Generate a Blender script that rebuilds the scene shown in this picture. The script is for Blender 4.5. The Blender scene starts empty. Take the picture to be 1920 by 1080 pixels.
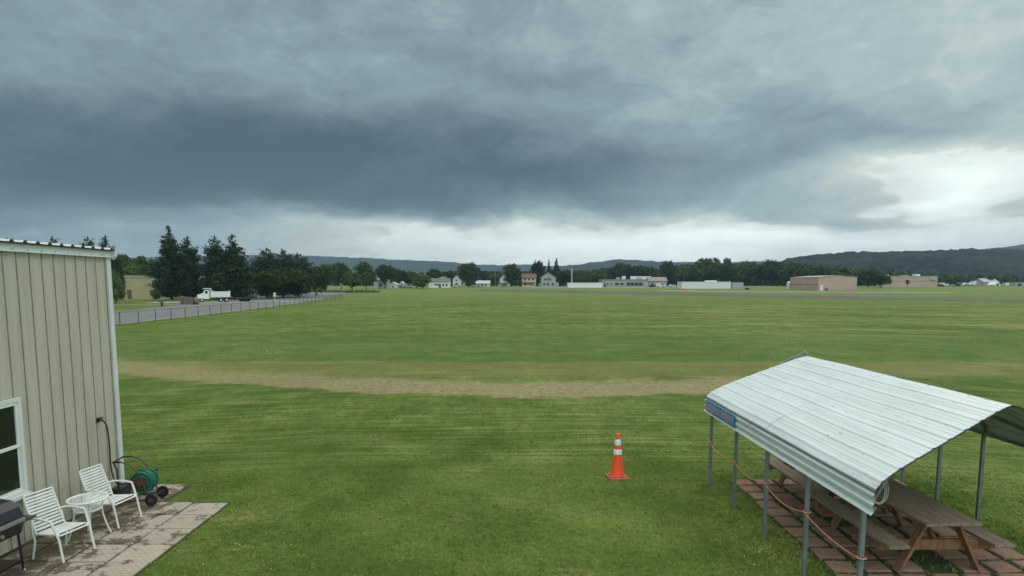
import bpy, math, random
from mathutils import Vector, Matrix, noise
from math import radians as R, sin, cos, pi, atan, atan2, sqrt
random.seed(7)
SC = bpy.context.scene
COL = SC.collection

# ------------------------------------------------------------------ camera
H = 3.9
cd = bpy.data.cameras.new('camera'); cam = bpy.data.objects.new('camera', cd); COL.objects.link(cam)
cd.sensor_width = 36; cd.lens = 22.5; cd.shift_y = (1200*math.tan(R(6)) - 9)/1920
cd.clip_start = .1; cd.clip_end = 20000
cam.location = (0, 0, H); cam.rotation_euler = (R(84), 0, 0)
SC.camera = cam
SC.view_settings.view_transform = 'Standard'; SC.view_settings.look = 'None'
SC.view_settings.exposure = 0.0; SC.view_settings.gamma = 1
SC.cycles.max_bounces = 8; SC.cycles.transparent_max_bounces = 12; SC.cycles.volume_bounces = 1

def lin(r, g, b):
    return tuple(((c/255)/12.92 if c/255 <= .04045 else ((c/255+.055)/1.055)**2.4) for c in (r, g, b)) + (1,)

# ------------------------------------------------------------------ node helper
class G:
    def __init__(s, nt): s.nt = nt; s.n = nt.nodes; s.l = nt.links
    def put(s, sock, v):
        if hasattr(v, 'links') or hasattr(v, 'is_output'): s.l.new(v, sock)
        else: sock.default_value = v
    def m(s, op, a, b=0, c=0, clamp=False):
        n = s.n.new('ShaderNodeMath'); n.operation = op; n.use_clamp = clamp
        s.put(n.inputs[0], a); s.put(n.inputs[1], b); s.put(n.inputs[2], c)
        return n.outputs[0]
    def add(s, a, b): return s.m('ADD', a, b)
    def sub(s, a, b): return s.m('SUBTRACT', a, b)
    def mul(s, a, b): return s.m('MULTIPLY', a, b)
    def map(s, v, a, b, c=0., d=1., smooth=True):
        n = s.n.new('ShaderNodeMapRange'); n.clamp = True
        n.interpolation_type = 'SMOOTHSTEP' if smooth else 'LINEAR'
        s.put(n.inputs[0], v)
        for i, x in enumerate((a, b, c, d)): s.put(n.inputs[1+i], x)
        return n.outputs[0]
    def xyz(s, v):
        n = s.n.new('ShaderNodeSeparateXYZ'); s.put(n.inputs[0], v); return n.outputs
    def vec(s, x, y, z=0.):
        n = s.n.new('ShaderNodeCombineXYZ')
        for i, q in enumerate((x, y, z)): s.put(n.inputs[i], q)
        return n.outputs[0]
    def noise(s, v, scale=1., detail=4., rough=.5, dist=0.):
        n = s.n.new('ShaderNodeTexNoise'); s.put(n.inputs['Vector'], v)
        n.inputs['Scale'].default_value = scale; n.inputs['Detail'].default_value = detail
        n.inputs['Roughness'].default_value = rough; n.inputs['Distortion'].default_value = dist
        return n.outputs['Fac']
    def mix(s, f, a, b):
        n = s.n.new('ShaderNodeMix'); n.data_type = 'RGBA'
        s.put(n.inputs[0], f); s.put(n.inputs[6], a); s.put(n.inputs[7], b); return n.outputs[2]
    def ramp(s, f, stops):
        n = s.n.new('ShaderNodeValToRGB'); cr = n.color_ramp
        while len(cr.elements) < len(stops): cr.elements.new(.5)
        for e, (p, c) in zip(cr.elements, stops): e.position = p; e.color = c
        s.put(n.inputs[0], f); return n.outputs[0]
    def pos(s): return s.n.new('ShaderNodeNewGeometry').outputs['Position']
    def obj(s): return s.n.new('ShaderNodeTexCoord').outputs['Object']
    def bump(s, h, strength=.5, dist=.05):
        n = s.n.new('ShaderNodeBump'); n.inputs['Strength'].default_value = strength
        n.inputs['Distance'].default_value = dist; s.put(n.inputs['Height'], h); return n.outputs[0]

# ------------------------------------------------------------------ world: overcast cloud deck over a Nishita sky
SUN_AZ, SUN_EL = R(38), R(42)
w = bpy.data.worlds.new("World"); SC.world = w; w.use_nodes = True
g = G(w.node_tree); g.n.clear()
D_ = g.n.new('ShaderNodeTexCoord').outputs['Generated']
dx, dy, dz = g.xyz(D_)
az = g.m('ARCTAN2', dx, dy)
el = g.m('ARCSINE', dz)
dzc = g.m('MAXIMUM', dz, 0.0)
inv = g.m('DIVIDE', 1.0, g.add(dzc, .14))
pl = g.vec(g.mul(dx, inv), g.mul(dy, inv), 0.)          # cloud deck seen in perspective
wx = g.sub(g.noise(pl, .8, 3., .5), .5)
wy = g.sub(g.noise(g.vec(g.mul(az, 3.2), g.mul(el, 8.), 3.1), 1.2, 5., .55), .5)
a2 = g.add(az, g.mul(wx, .28)); a2 = g.add(a2, g.mul(wy, .12))
e2 = g.add(el, g.mul(wy, .11)); e2 = g.add(e2, g.mul(wx, .03))
def ang(px, py):
    a = atan((px-960)/1200); return a, atan((531-py)/1200*cos(a))
def blob(px, py, sx, sy, amp, tilt=0.):
    a0, e0 = ang(px, py); sa = sx/1200; se = sy/1200
    da = g.sub(a2, a0); de = g.sub(g.sub(e2, e0), g.mul(da, tilt))
    q = g.add(g.m('POWER', g.mul(da, 1/sa), 2.), g.m('POWER', g.mul(de, 1/se), 2.))
    return g.mul(g.m('EXPONENT', g.mul(q, -1.)), amp)
t = g.add(g.map(az, -.75, .75, .455, .675), 0.)
for args in ((60, 330, 420, 75, -.34), (520, 330, 380, 75, -.24, .0), (330, 240, 420, 60, -.10), (860, 300, 430, 85, -.27, -.05),
             (1050, 345, 230, 55, -.14), (1240, 300, 300, 50, -.12), (1540, 250, 170, 50, -.14, -.1), (1000, 170, 230, 45, -.16, -.15),
             (780, 372, 160, 20, -.12), (1200, 395, 300, 22, -.10), (620, 290, 110, 22, -.09), (980, 322, 130, 26, -.09),
             (1560, 410, 330, 22, -.14), (1700, 270, 120, 16, -.10, -.2),
             (960, 448, 520, 46, .56), (1380, 455, 380, 34, .36), (700, 420, 260, 18, .22), (160, 440, 190, 14, .10), (300, 478, 240, 28, -.03),
             (1210, 210, 230, 34, .10, .0), (700, 150, 220, 35, .06), (90, 100, 120, 60, .07), (210, 200, 110, 40, .07),
             (1800, 372, 60, 36, .42), (1830, 345, 180, 56, .18), (1880, 290, 200, 50, .10), (1650, 330, 150, 28, .14),
             (960, 510, 1100, 42, .34), (1750, 150, 330, 120, .07), (1500, 470, 600, 30, .12)):
    t = g.add(t, blob(*args))
vis = g.map(el, .42, .62, 1., .35)
st1 = g.sub(g.noise(g.vec(g.mul(dx, g.mul(inv, 1.)), g.mul(dy, g.mul(inv, 1.4)), 0.), 1.15, 7., .55, .5), .5)
st2 = g.sub(g.noise(g.vec(g.mul(az, 3.0), g.mul(el, 7.), 0.), 2.0, 7., .60, .5), .5)
st4 = g.sub(g.noise(g.vec(g.mul(a2, 5.5), g.mul(e2, 9.5), 2.), 2.4, 7., .62, .9), .5)
st3 = g.sub(g.noise(g.vec(g.mul(az, 3.), g.mul(el, 26.), 5.), 2.2, 5., .6, .2), .5)
t = g.add(t, g.mul(g.add(g.add(g.mul(st1, .10), g.mul(st4, .34)), g.add(g.mul(st2, .42), g.mul(st3, .06))), vis))
cloud = g.ramp(t, [(0., lin(66, 83, 95)), (.2, lin(91, 109, 119)), (.5, lin(136, 156, 163)), (.72, lin(174, 195, 195)), (.9, lin(214, 223, 213)), (1., lin(238, 250, 242))])
hot = g.map(t, .95, 1.5, 1., 1.7, False)
cloud = g.mix(g.map(el, .45, .9), cloud, (.46, .455, .43, 1))
over = g.map(el, .46, 1.1, 1., 2.7)
side = g.map(dy, .15, -.6, 1., 2.4)
bg2 = g.n.new('ShaderNodeBackground'); g.l.new(cloud, bg2.inputs[0])
g.put(bg2.inputs[1], g.mul(g.mul(hot, over), side))
sky = g.n.new('ShaderNodeTexSky'); sky.sky_type = 'NISHITA'; sky.sun_disc = False
sky.sun_elevation = SUN_EL; sky.sun_rotation = SUN_AZ
bg1 = g.n.new('ShaderNodeBackground'); g.l.new(sky.outputs[0], bg1.inputs[0]); bg1.inputs[1].default_value = .08
mx = g.n.new('ShaderNodeMixShader'); mx.inputs[0].default_value = .95
g.l.new(bg1.outputs[0], mx.inputs[1]); g.l.new(bg2.outputs[0], mx.inputs[2])
wo = g.n.new('ShaderNodeOutputWorld'); g.l.new(mx.outputs[0], wo.inputs[0])

sd = bpy.data.lights.new('sun', 'SUN'); sd.energy = .9; sd.angle = R(18); sd.color = (1., .96, .88)
so = bpy.data.objects.new('sun', sd); COL.objects.link(so)
so.rotation_euler = Vector((-sin(SUN_AZ)*cos(SUN_EL), -cos(SUN_AZ)*cos(SUN_EL), -sin(SUN_EL))).to_track_quat('-Z', 'Y').to_euler()

# ------------------------------------------------------------------ materials
MATS = {}
def mat(name, base, rough=.7, metal=0., var=0., vscale=3., bump=0., bscale=20., bdist=.01, alpha=None, spec=.5, stretch=(1, 1, 1), vcol=None, trans=0.):
    if name in MATS: return MATS[name]
    m = bpy.data.materials.new(name); m.use_nodes = True; MATS[name] = m
    g = G(m.node_tree); b = g.n['Principled BSDF']
    b.inputs['Roughness'].default_value = rough; b.inputs['Metallic'].default_value = metal
    b.inputs['Specular IOR Level'].default_value = spec
    if trans: b.inputs['Transmission Weight'].default_value = trans; b.inputs['IOR'].default_value = 1.1
    if alpha is not None: b.inputs['Alpha'].default_value = alpha
    base = tuple(base[:3]) + (1,)
    vcol = tuple(vcol[:3]) + (1,) if vcol else tuple(c*(1-var) for c in base[:3]) + (1,)
    mp = g.n.new('ShaderNodeMapping'); g.l.new(g.obj(), mp.inputs[0]); mp.inputs['Scale'].default_value = stretch
    f = g.map(g.noise(mp.outputs[0], vscale, 6., .6), .32, .68)
    g.l.new(g.mix(f, base, vcol), b.inputs['Base Color'])
    if bump: g.l.new(g.bump(g.noise(mp.outputs[0], bscale, 5., .6), bump, bdist), b.inputs['Normal'])
    return m

def leafmat(name, dark, light, scale=.35):
    m = bpy.data.materials.new(name); m.use_nodes = True; MATS[name] = m
    g = G(m.node_tree); b = g.n['Principled BSDF']
    ri = g.n.new('ShaderNodeNewGeometry').outputs['Random Per Island']
    n1 = g.map(g.noise(g.pos(), scale, 3., .6), .3, .7)
    f = g.add(g.mul(ri, .45), g.mul(n1, .55))
    g.l.new(g.mix(f, dark+(1,), light+(1,)), b.inputs['Base Color'])
    b.inputs['Roughness'].default_value = .85; b.inputs['Specular IOR Level'].default_value = .2
    b.inputs['Subsurface Weight'].default_value = 0
    return m
leafmat('needles', (.016, .034, .015), (.055, .088, .038))
leafmat('leaves_dark', (.018, .036, .010), (.060, .098, .028))
leafmat('leaves_mid', (.030, .060, .014), (.095, .150, .040))
leafmat('leaves_light', (.050, .092, .018), (.120, .180, .045))
leafmat('leaves_far', (.020, .040, .014), (.095, .135, .045), .09)
leafmat('leaves_purple', (.020, .018, .020), (.045, .040, .040))
BARK = mat('bark', (.07, .055, .04), .95, var=.4)
WHITE = mat('white_paint', (.74, .78, .76), .5, var=.08)
TRIM = mat('white_trim', (.66, .69, .68), .45, var=.12, vscale=1.5)
CHAIRW = mat('white_plastic', (.74, .77, .74), .42, var=.10, vscale=6)
BLACK = mat('black_enamel', (.012, .014, .018), .35, var=.3)
RUBBER = mat('rubber', (.012, .012, .013), .8)
STEEL = mat('galvanised_steel', (.23, .27, .27), .5, .35, var=.25, vscale=5)
CHROME = mat('brushed_metal', (.42, .43, .44), .35, .6, var=.2)
GLASS = mat('dark_glass', (.012, .014, .014), .06, spec=.6)
WOOD = mat('weathered_wood', (.36, .265, .195), .85, var=.35, vscale=9, stretch=(4, .5, 4), bump=.4, bscale=30)
WOODR = mat('stained_wood', (.33, .17, .085), .85, var=.4, vscale=6, stretch=(3, 3, .8))
ORANGE = mat('orange_vinyl', (.93, .10, .02), .5, var=.18, vscale=5)
REFL = mat('reflective_band', (.78, .84, .88), .35, var=.08)
ROPE = mat('orange_rope', (.60, .24, .15), .85, var=.2)
CORD = mat('white_cord', (.45, .47, .46), .8)
YSTEEL = mat('tan_metal_siding', (.46, .40, .23), .7, var=.15, vscale=.4)
PINK = mat('pinkish_tan_siding', (.52, .375, .30), .75, var=.12, vscale=.25)
ROOFG = mat('grey_shingles', (.16, .16, .165), .9, var=.3)
ROOFB = mat('brown_shingles', (.17, .095, .07), .9, var=.3)
HWHITE = mat('white_clapboard', (.72, .73, .70), .7, var=.1, vscale=.5)
HGREY = mat('grey_clapboard', (.36, .40, .41), .7, var=.1, vscale=.5)
HTAN = mat('cream_stucco', (.62, .56, .45), .8, var=.12, vscale=.5)
HLGREY = mat('pale_grey_block', (.40, .39, .37), .8, var=.15, vscale=.5)
DARKW = mat('dark_opening', (.03, .032, .035), .4)
HUB = mat('wheel_rim', (.45, .46, .47), .4, .3)
NAVY = mat('dark_blue_steel', (.018, .022, .04), .6, var=.3)

def ground_z(y):
    t = max(0., min(1., (y-150)/250)); return 2.1*t*t*(3-2*t)

# ------------------------------------------------------------------ mesh builder
class MB:
    def __init__(s): s.v = []; s.f = []; s.sm = []
    def poly(s, pts, faces, smooth=False):
        o = len(s.v); s.v += [tuple(p) for p in pts]
        s.f += [tuple(o+i for i in f) for f in faces]; s.sm += [smooth]*len(faces); return s
    def box(s, c, d, rz=0., M=None):
        x, y, z = (q/2 for q in d); c = Vector(c)
        m = Matrix.Rotation(rz, 3, 'Z')
        p = [c + m @ Vector((a*x, b*y, e*z)) for e in (-1, 1) for b in (-1, 1) for a in (-1, 1)]
        if M: p = [M @ q for q in p]
        return s.poly(p, [(0, 2, 3, 1), (4, 5, 7, 6), (0, 1, 5, 4), (2, 6, 7, 3), (0, 4, 6, 2), (1, 3, 7, 5)])
    def bb(s, a, b): return s.box([(p+q)/2 for p, q in zip(a, b)], [abs(q-p) for p, q in zip(a, b)])
    def beam(s, a, b, wd, ht, up=(0, 0, 1)):       # rectangular bar between two points
        a = Vector(a); b = Vector(b); d = (b-a).normalized(); up = Vector(up)
        sd = d.cross(up)
        if sd.length < 1e-4: sd = d.cross(Vector((0, 1, 0)))
        sd.normalize(); u2 = sd.cross(d).normalized()
        p = [q + sd*i*wd/2 + u2*j*ht/2 for q in (a, b) for i, j in ((-1, -1), (1, -1), (1, 1), (-1, 1))]
        return s.poly(p, [(3, 2, 1, 0), (4, 5, 6, 7), (0, 1, 5, 4), (1, 2, 6, 5), (2, 3, 7, 6), (3, 0, 4, 7)])
    def tube(s, pts, r, n=8, r2=None, cap=True):
        pts = [Vector(p) for p in pts]; k = len(pts); rings = []
        prev = None
        for i, p in enumerate(pts):
            d = (pts[min(i+1, k-1)] - pts[max(i-1, 0)]).normalized()
            ref = prev if prev is not None else (Vector((0, 0, 1)) if abs(d.z) < .9 else Vector((1, 0, 0)))
            a = d.cross(ref)
            if a.length < 1e-4: a = d.cross(Vector((0, 1, 0)))
            a.normalize(); b = a.cross(d).normalized(); prev = b
            rr = r if r2 is None else r + (r2-r)*i/(k-1)
            rings.append([p + (a*cos(2*pi*j/n) + b*sin(2*pi*j/n))*rr for j in range(n)])
        V = [q for g_ in rings for q in g_]
        F = [(i*n+j, i*n+(j+1) % n, (i+1)*n+(j+1) % n, (i+1)*n+j) for i in range(k-1) for j in range(n)]
        s.poly(V, F, True)
        if cap: s.poly(rings[0], [tuple(range(n))[::-1]]); s.poly(rings[-1], [tuple(range(n))])
        return s
    def lathe(s, prof, n=24, M=Matrix.Identity(4), smooth=True):
        V = [M @ Vector((r*cos(2*pi*j/n), r*sin(2*pi*j/n), z)) for r, z in prof for j in range(n)]
        F = [(i*n+j, i*n+(j+1) % n, (i+1)*n+(j+1) % n, (i+1)*n+j) for i in range(len(prof)-1) for j in range(n)]
        return s.poly(V, F, smooth)
    def disc(s, c, axis, r, th, n=20):
        c = Vector(c); a = Vector(axis).normalized()
        return s.tube([c-a*th/2, c+a*th/2], r, n)
    def torus(s, c, axis, r, t, n=20, k=6):
        M = Matrix.Translation(c) @ Vector(axis).to_track_quat('Z', 'Y').to_matrix().to_4x4()
        return s.lathe([(r+t*cos(2*pi*i/k), t*sin(2*pi*i/k)) for i in range(k+1)], n, M)
    def extrude(s, prof, a, b, fn):                # closed profile (list of 2D) placed by fn(p,q,t)
        n = len(prof); V = [fn(p, q, t) for t in (a, b) for p, q in prof]
        return s.poly(V, [tuple(range(n))[::-1], tuple(range(n, 2*n))] + [(i, (i+1) % n, n+(i+1) % n, n+i) for i in range(n)])
    def build(s, name, m, parent=None, M=None):
        me = bpy.data.meshes.new(name)
        V = s.v if M is None else [tuple(M @ Vector(p)) for p in s.v]
        me.from_pydata(V, [], s.f); me.polygons.foreach_set('use_smooth', s.sm); me.update()
        me.materials.append(m)
        o = bpy.data.objects.new(name, me); COL.objects.link(o)
        if parent: o.parent = parent
        return o

def tag(o, label=None, cat=None, group=None, kind=None):
    if label: o['label'] = label
    if cat: o['category'] = cat
    if group: o['group'] = group
    if kind: o['kind'] = kind
    return o
def thing(name, label, cat, loc=(0, 0, 0), rz=0., group=None):
    o = bpy.data.objects.new(name, None); COL.objects.link(o); o.empty_display_size = .2
    o.location = loc; o.rotation_euler = (0, 0, rz); return tag(o, label, cat, group)
def copy_tree(o, loc=None, rz=None, label=None, sc=None, parent=None):
    c = o.copy(); COL.objects.link(c); c.parent = parent
    if parent is None:
        if loc is not None: c.location = loc
        if rz is not None: c.rotation_euler = (0, 0, rz)
        if sc is not None: c.scale = sc
        if label: c['label'] = label
    for ch in list(o.children): copy_tree(ch, parent=c)
    return c

# ------------------------------------------------------------------ ground
ys = [-30, -10, 0, 4, 6]
y = 6.
while y < 30: y += .5; ys.append(y)
while y < 150: y += 3; ys.append(y)
while y < 420: y += 6; ys.append(y)
ys += [500, 700, 1000, 1500, 2500, 3600, 5000]
xs = [-5000, -3000, -1200, -500, -250, -120, -60] + [-40+i*1.0 for i in range(81)] + [60, 120, 250, 500, 1200, 3000, 5000]
V = [(x, yy, ground_z(yy) + (.03*noise.noise(Vector((x*.15, yy*.15, 0))) if abs(x) < 41 and 13 < yy < 140 else 0)) for yy in ys for x in xs]
nx = len(xs)
Fg = [(j*nx+i, j*nx+i+1, (j+1)*nx+i+1, (j+1)*nx+i) for j in range(len(ys)-1) for i in range(nx-1)]

def grass_color(g):
    P = g.pos(); x, y, z = g.xyz(P)
    big = g.noise(P, .07, 3., .5); med = g.noise(P, .55, 5., .6); fine = g.noise(P, 9., 6., .7); vfine = g.noise(P, 42., 3., .7)
    # mowing streaks running mostly left-right, slightly bowed
    yb = g.add(y, g.mul(g.m('POWER', g.sub(x, 1.), 2.), .012)); yb = g.add(yb, g.mul(g.noise(P, .12, 2.), 1.6))
    stv = g.vec(g.mul(x, .20), g.mul(yb, 6.5), 0.)
    streak = g.map(g.noise(stv, 1., 4., .65), .34, .66)
    grain = g.noise(g.vec(g.mul(x, 3.2), g.mul(y, 1.1), 1.), 1., 7., .72); grain2 = g.noise(g.vec(g.mul(x, .9), g.mul(y, .45), 7.), 1., 7., .72)
    stv2 = g.vec(g.mul(x, .035), g.mul(yb, .42), 4.)
    streak2 = g.map(g.noise(stv2, 1., 5., .6), .3, .7)
    f = g.add(g.mul(fine, .5), g.mul(vfine, .5)); f = g.add(g.mul(g.map(f, .3, .7), .42), g.mul(g.map(med, .3, .7), .34))
    f = g.add(f, g.mul(g.map(big, .3, .7), .24))
    midstreak = g.mul(g.map(y, 11.5, 15.), g.map(y, 34., 60., 1., .45))
    f = g.add(f, g.mul(g.mul(g.sub(streak, .5), midstreak), .46))
    f = g.add(f, g.mul(g.sub(streak2, .5), g.map(y, 20., 60., .06, .34)))
    f = g.add(f, g.mul(g.sub(grain, .5), g.map(y, 10., 22., .3, 1.1))); f = g.add(f, g.mul(g.sub(grain2, .5), g.map(y, 20., 60., .2, 1.0)))
    col = g.ramp(f, [(0., (.046, .082, .014, 1)), (.30, (.064, .108, .018, 1)), (.55, (.098, .150, .030, 1)), (.8, (.150, .196, .050, 1)), (1., (.23, .26, .090, 1))])
    # straw-coloured dead patches
    dryn = g.map(g.noise(P, .35, 7., .72), .50, .72)
    dry = g.mul(g.mul(dryn, g.map(streak, .3, .8, .35, 1.)), .85)
    col = g.mix(g.mul(dry, g.map(fine, .35, .6)), col, (.30, .265, .11, 1))
    # yellow mower swaths at the right, 40-120 m out
    ysw = g.mul(g.mul(g.map(x, 2., 22.), g.map(y, 38., 52.)), g.map(y, 100., 150., 1., .15))
    ln = g.map(g.noise(g.vec(g.mul(x, .05), g.mul(g.add(y, g.mul(x, .12)), .30), 9.), 1., 5., .65), .50, .66)
    col = g.mix(g.mul(g.mul(ysw, ln), .48), col, (.40, .32, .12, 1))
    # taller dark band beyond the mow line at 31.8 m
    tall = g.mul(g.map(y, 31.7, 32.0), g.map(y, 46., 58., 1., 0.))
    col = g.mix(g.mul(tall, .45), col, g.mix(g.map(fine, .3, .7), (.042, .092, .020, 1), (.105, .175, .048, 1)))
    # olive band between dry strip and mow line
    ol = g.mul(g.map(y, 25.5, 27.5), g.map(y, 31.6, 31.9, 1., 0.))
    col = g.mix(g.mul(ol, .38), col, (.215, .20, .075, 1))
    # dry strip
    yc = g.add(23.4, g.add(g.mul(g.mul(x, x), .0156), g.mul(x, -.055)))
    dyy = g.sub(y, yc); wob = g.add(g.mul(g.sub(g.noise(P, .5, 6., .7), .5), 3.4), g.mul(g.sub(g.noise(P, .07, 2.), .5), 2.5))
    dd = g.add(dyy, wob)
    m1 = g.mul(g.map(dd, -1.9, -1.0), g.map(dd, .9, 3.2, 1., 0.))
    m1 = g.mul(m1, g.map(x, 8., 15., 1., .25))
    m1 = g.map(g.add(m1, g.mul(g.sub(g.noise(g.vec(g.mul(x, 1.6), g.mul(y, 1.6), 0.), 1.5, 8., .78), .5), 2.2)), .05, 1.15)
    m1 = g.mul(m1, g.mul(g.map(dd, -3.2, -2.2), g.map(dd, 3., 5.5, 1., 0.)))
    straw = g.mix(g.map(g.noise(g.vec(g.mul(x, 1.4), g.mul(y, 4.), 0.), 3., 6., .75), .35, .65), (.15, .125, .062, 1), (.42, .35, .21, 1))
    col = g.mix(g.mul(m1, g.map(x, -14., -2., .60, .80)), col, straw)
    # dark scuffs along the strip's near edge
    sc_ = g.mul(g.mul(g.map(dd, -2.3, -1.8), g.map(dd, -1.5, -1.1, 1., 0.)), g.map(g.noise(g.vec(g.mul(x, 1.), g.mul(y, 5.), 2.), 1.6, 5., .7), .56, .64))
    col = g.mix(g.mul(sc_, .7), col, (.045, .038, .020, 1))
    # clover blossom speckle
    vo = g.n.new('ShaderNodeTexVoronoi'); g.put(vo.inputs['Vector'], P); vo.inputs['Scale'].default_value = 3.2
    sp = g.map(vo.outputs['Distance'], .10, .17, 1., 0.)
    cl = g.mul(g.mul(g.map(y, 32., 34.), g.map(y, 60., 90., 1., .0)), g.map(g.noise(P, .10, 4., .6), .52, .60))
    col = g.mix(g.mul(g.mul(sp, cl), .75), col, (.60, .64, .50, 1))
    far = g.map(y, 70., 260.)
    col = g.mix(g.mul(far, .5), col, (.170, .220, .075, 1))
    hgt = g.add(g.mul(fine, .6), g.mul(vfine, .4))
    return col, hgt
gm = bpy.data.materials.new('lawn'); gm.use_nodes = True; g = G(gm.node_tree); b = g.n['Principled BSDF']
c_, h_ = grass_color(g)
g.l.new(c_, b.inputs['Base Color']); b.inputs['Roughness'].default_value = .95; b.inputs['Specular IOR Level'].default_value = .1
g.l.new(g.bump(h_, .9, .06), b.inputs['Normal'])
gb = MB(); gb.poly(V, Fg, True); tag(gb.build('ground', gm), kind='structure')

# strips laid on the terrain
def strip(name, path, wd, m, lift=.02, kind='structure', jitter=0.):
    mb = MB(); pts = []
    P = [Vector((a, b_)) for a, b_ in path]; seg = []
    for i in range(len(P)-1):
        n = max(1, int((P[i+1]-P[i]).length/8)); seg += [P[i].lerp(P[i+1], k/n) for k in range(n)]
    seg.append(P[-1]); n = len(seg)
    tot = 0
    for i, p in enumerate(seg):
        d = (seg[min(i+1, n-1)]-seg[max(i-1, 0)]).normalized(); nr = Vector((-d.y, d.x))
        ww = wd if not isinstance(wd, (list, tuple)) else wd[0]+(wd[1]-wd[0])*i/(n-1)
        for s_ in (-1, -.33, .33, 1):
            q = p+nr*s_*ww/2 + nr*(random.uniform(-1, 1)*jitter if abs(s_) == 1 else 0); pts.append((q.x, q.y, ground_z(q.y)+lift))
    F = [(4*i+k, 4*i+k+1, 4*i+5+k, 4*i+4+k) for i in range(n-1) for k in range(3)]
    mb.poly(pts, F, True); return tag(mb.build(name, m), kind=kind)
ASPH = mat('asphalt', (.18, .18, .185), .9, var=.25, vscale=.5, stretch=(1, .3, 1))
RUN = mat('runway_asphalt', (.105, .103, .072), .95, var=.35, vscale=.12, stretch=(.3, 1.6, 1))
CONC = mat('pale_gravel', (.32, .31, .27), .95, var=.3, vscale=.6)
mb = MB(); rp = [(-38.2, 40), (-38.4, 61), (-39.6, 87), (-43, 125), (-48.5, 163), (-56, 215), (-66, 270)]
lp = [(-52, 40), (-53, 70), (-54.5, 90), (-60, 120), (-66, 150), (-70, 185), (-73, 225), (-78, 270)]
seq = rp + lp[::-1]
import itertools
def road_x(tab, y):
    for (x0, y0), (x1, y1) in zip(tab, tab[1:]):
        if y <= y1: return x0+(x1-x0)*(y-y0)/(y1-y0)
    return tab[-1][0]
pts = []; ny = 47
for i in range(ny):
    yy = 40+i*5; a, b_ = road_x(rp, yy), road_x(lp, yy)
    for k in range(5): pts.append((a+(b_-a)*k/4, yy, ground_z(yy)+.05))
mb.poly(pts, [(5*i+k, 5*i+5+k, 5*i+6+k, 5*i+1+k) for i in range(ny-1) for k in range(4)], True)
tag(mb.build('road', ASPH), kind='structure')
strip('gravel_verge', [(-37.9, 40), (-38.1, 61), (-39.3, 87), (-42.6, 125), (-48, 163)], 1.1, CONC, .03, jitter=.25)
strip('footpath', [(-58, 116.5), (-75, 115.5), (-100, 114)], 2.2, CONC, .05)
strip('gravel_yard', [(-47, 140), (-56, 132), (-72, 127)], 10, CONC, .07)
strip('runway', [(170, 100), (118, 143), (84, 186), (40, 232), (2, 268), (-10, 282)], (29, 34), RUN, .04)
strip('taxiway', [(60, 262), (84, 243), (120, 236), (160, 232)], 7, mat('pale_concrete', (.36, .36, .32), .9, var=.2, vscale=.2), .05)
strip('apron', [(10, 330), (60, 322), (110, 318)], 10, MATS['pale_concrete'], .05)

# ------------------------------------------------------------------ hills
def hill(name, sky_pts, D, back, m, bumpamp, step, toe):
    def top(px):
        if px <= sky_pts[0][0]: return sky_pts[0][1]
        for (a, b_), (c, d) in zip(sky_pts, sky_pts[1:]):
            if px <= c: t = (px-a)/(c-a); t = t*t*(3-2*t)*.5+t*.5; return b_+(d-b_)*t
        return sky_pts[-1][1]
    p0, p1 = sky_pts[0][0], sky_pts[-1][0]
    n = int((p1-p0)/1200*D/step); rows = 34; V = []
    for j in range(rows+8):
        t = j/rows
        dist = toe+(D-toe)*min(t, 1) + (back*(t-1)*rows/8 if t > 1 else 0)
        hf = (1-(1-min(t, 1))**1.7) if t <= 1 else 1-(t-1)*rows/8
        for i in range(n+1):
            px = p0+(p1-p0)*i/n; x = (px-960)/1200*dist
            z = max(0, (531-top(px))/1213*D + H)*max(hf, -.02)
            q = Vector((x*.02, dist*.02, 1.))
            z += (bumpamp*(noise.noise(q*3.3)+.6*noise.noise(q*9)) + bumpamp*2.4*noise.noise(q*.35)*min(1, 1.3-t) + bumpamp*.5*random.uniform(-1, 1))*(1 if j > 0 else 0)
            V.append((x, dist, max(z, -.5) if j else -.5))
    F = [(j*(n+1)+i, j*(n+1)+i+1, (j+1)*(n+1)+i+1, (j+1)*(n+1)+i) for j in range(rows+7) for i in range(n)]
    mb = MB(); mb.poly(V, F, False); return tag(mb.build(name, m), kind='structure')
FOREST = bpy.data.materials.new('forest_cover'); FOREST.use_nodes = True; g = G(FOREST.node_tree); b = g.n['Principled BSDF']
nn = g.add(g.mul(g.noise(g.pos(), .06, 5., .7), .6), g.mul(g.noise(g.pos(), .006, 3., .6), .4))
g.l.new(g.mix(g.map(nn, .40, .62), (.002, .005, .005, 1), (.026, .040, .022, 1)), b.inputs['Base Color'])
b.inputs['Roughness'].default_value = 1; b.inputs['Specular IOR Level'].default_value = 0
hill('hills', [(-500, 500), (100, 488), (480, 480), (580, 481), (660, 485), (760, 489), (830, 492), (900, 498), (1000, 499), (1100, 502), (1250, 512)], 4200, 600, FOREST, 6, 24, 2600)
hill('hills', [(980, 512), (1060, 499), (1120, 494), (1160, 489), (1250, 492), (1330, 495), (1420, 492), (1520, 498), (1700, 500)], 3400, 500, FOREST, 6, 22, 2100)
hill('hills', [(1330, 520), (1440, 500), (1480, 487), (1530, 480), (1570, 477), (1650, 475), (1760, 473), (1850, 471), (1920, 474), (2050, 480), (2400, 490)], 1700, 300, FOREST, 5, 11, 900)
hill('hills', [(1600, 500), (1780, 478), (1850, 467), (1920, 461), (2100, 455), (2400, 452)], 3200, 500, FOREST, 5, 20, 2000)

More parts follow.
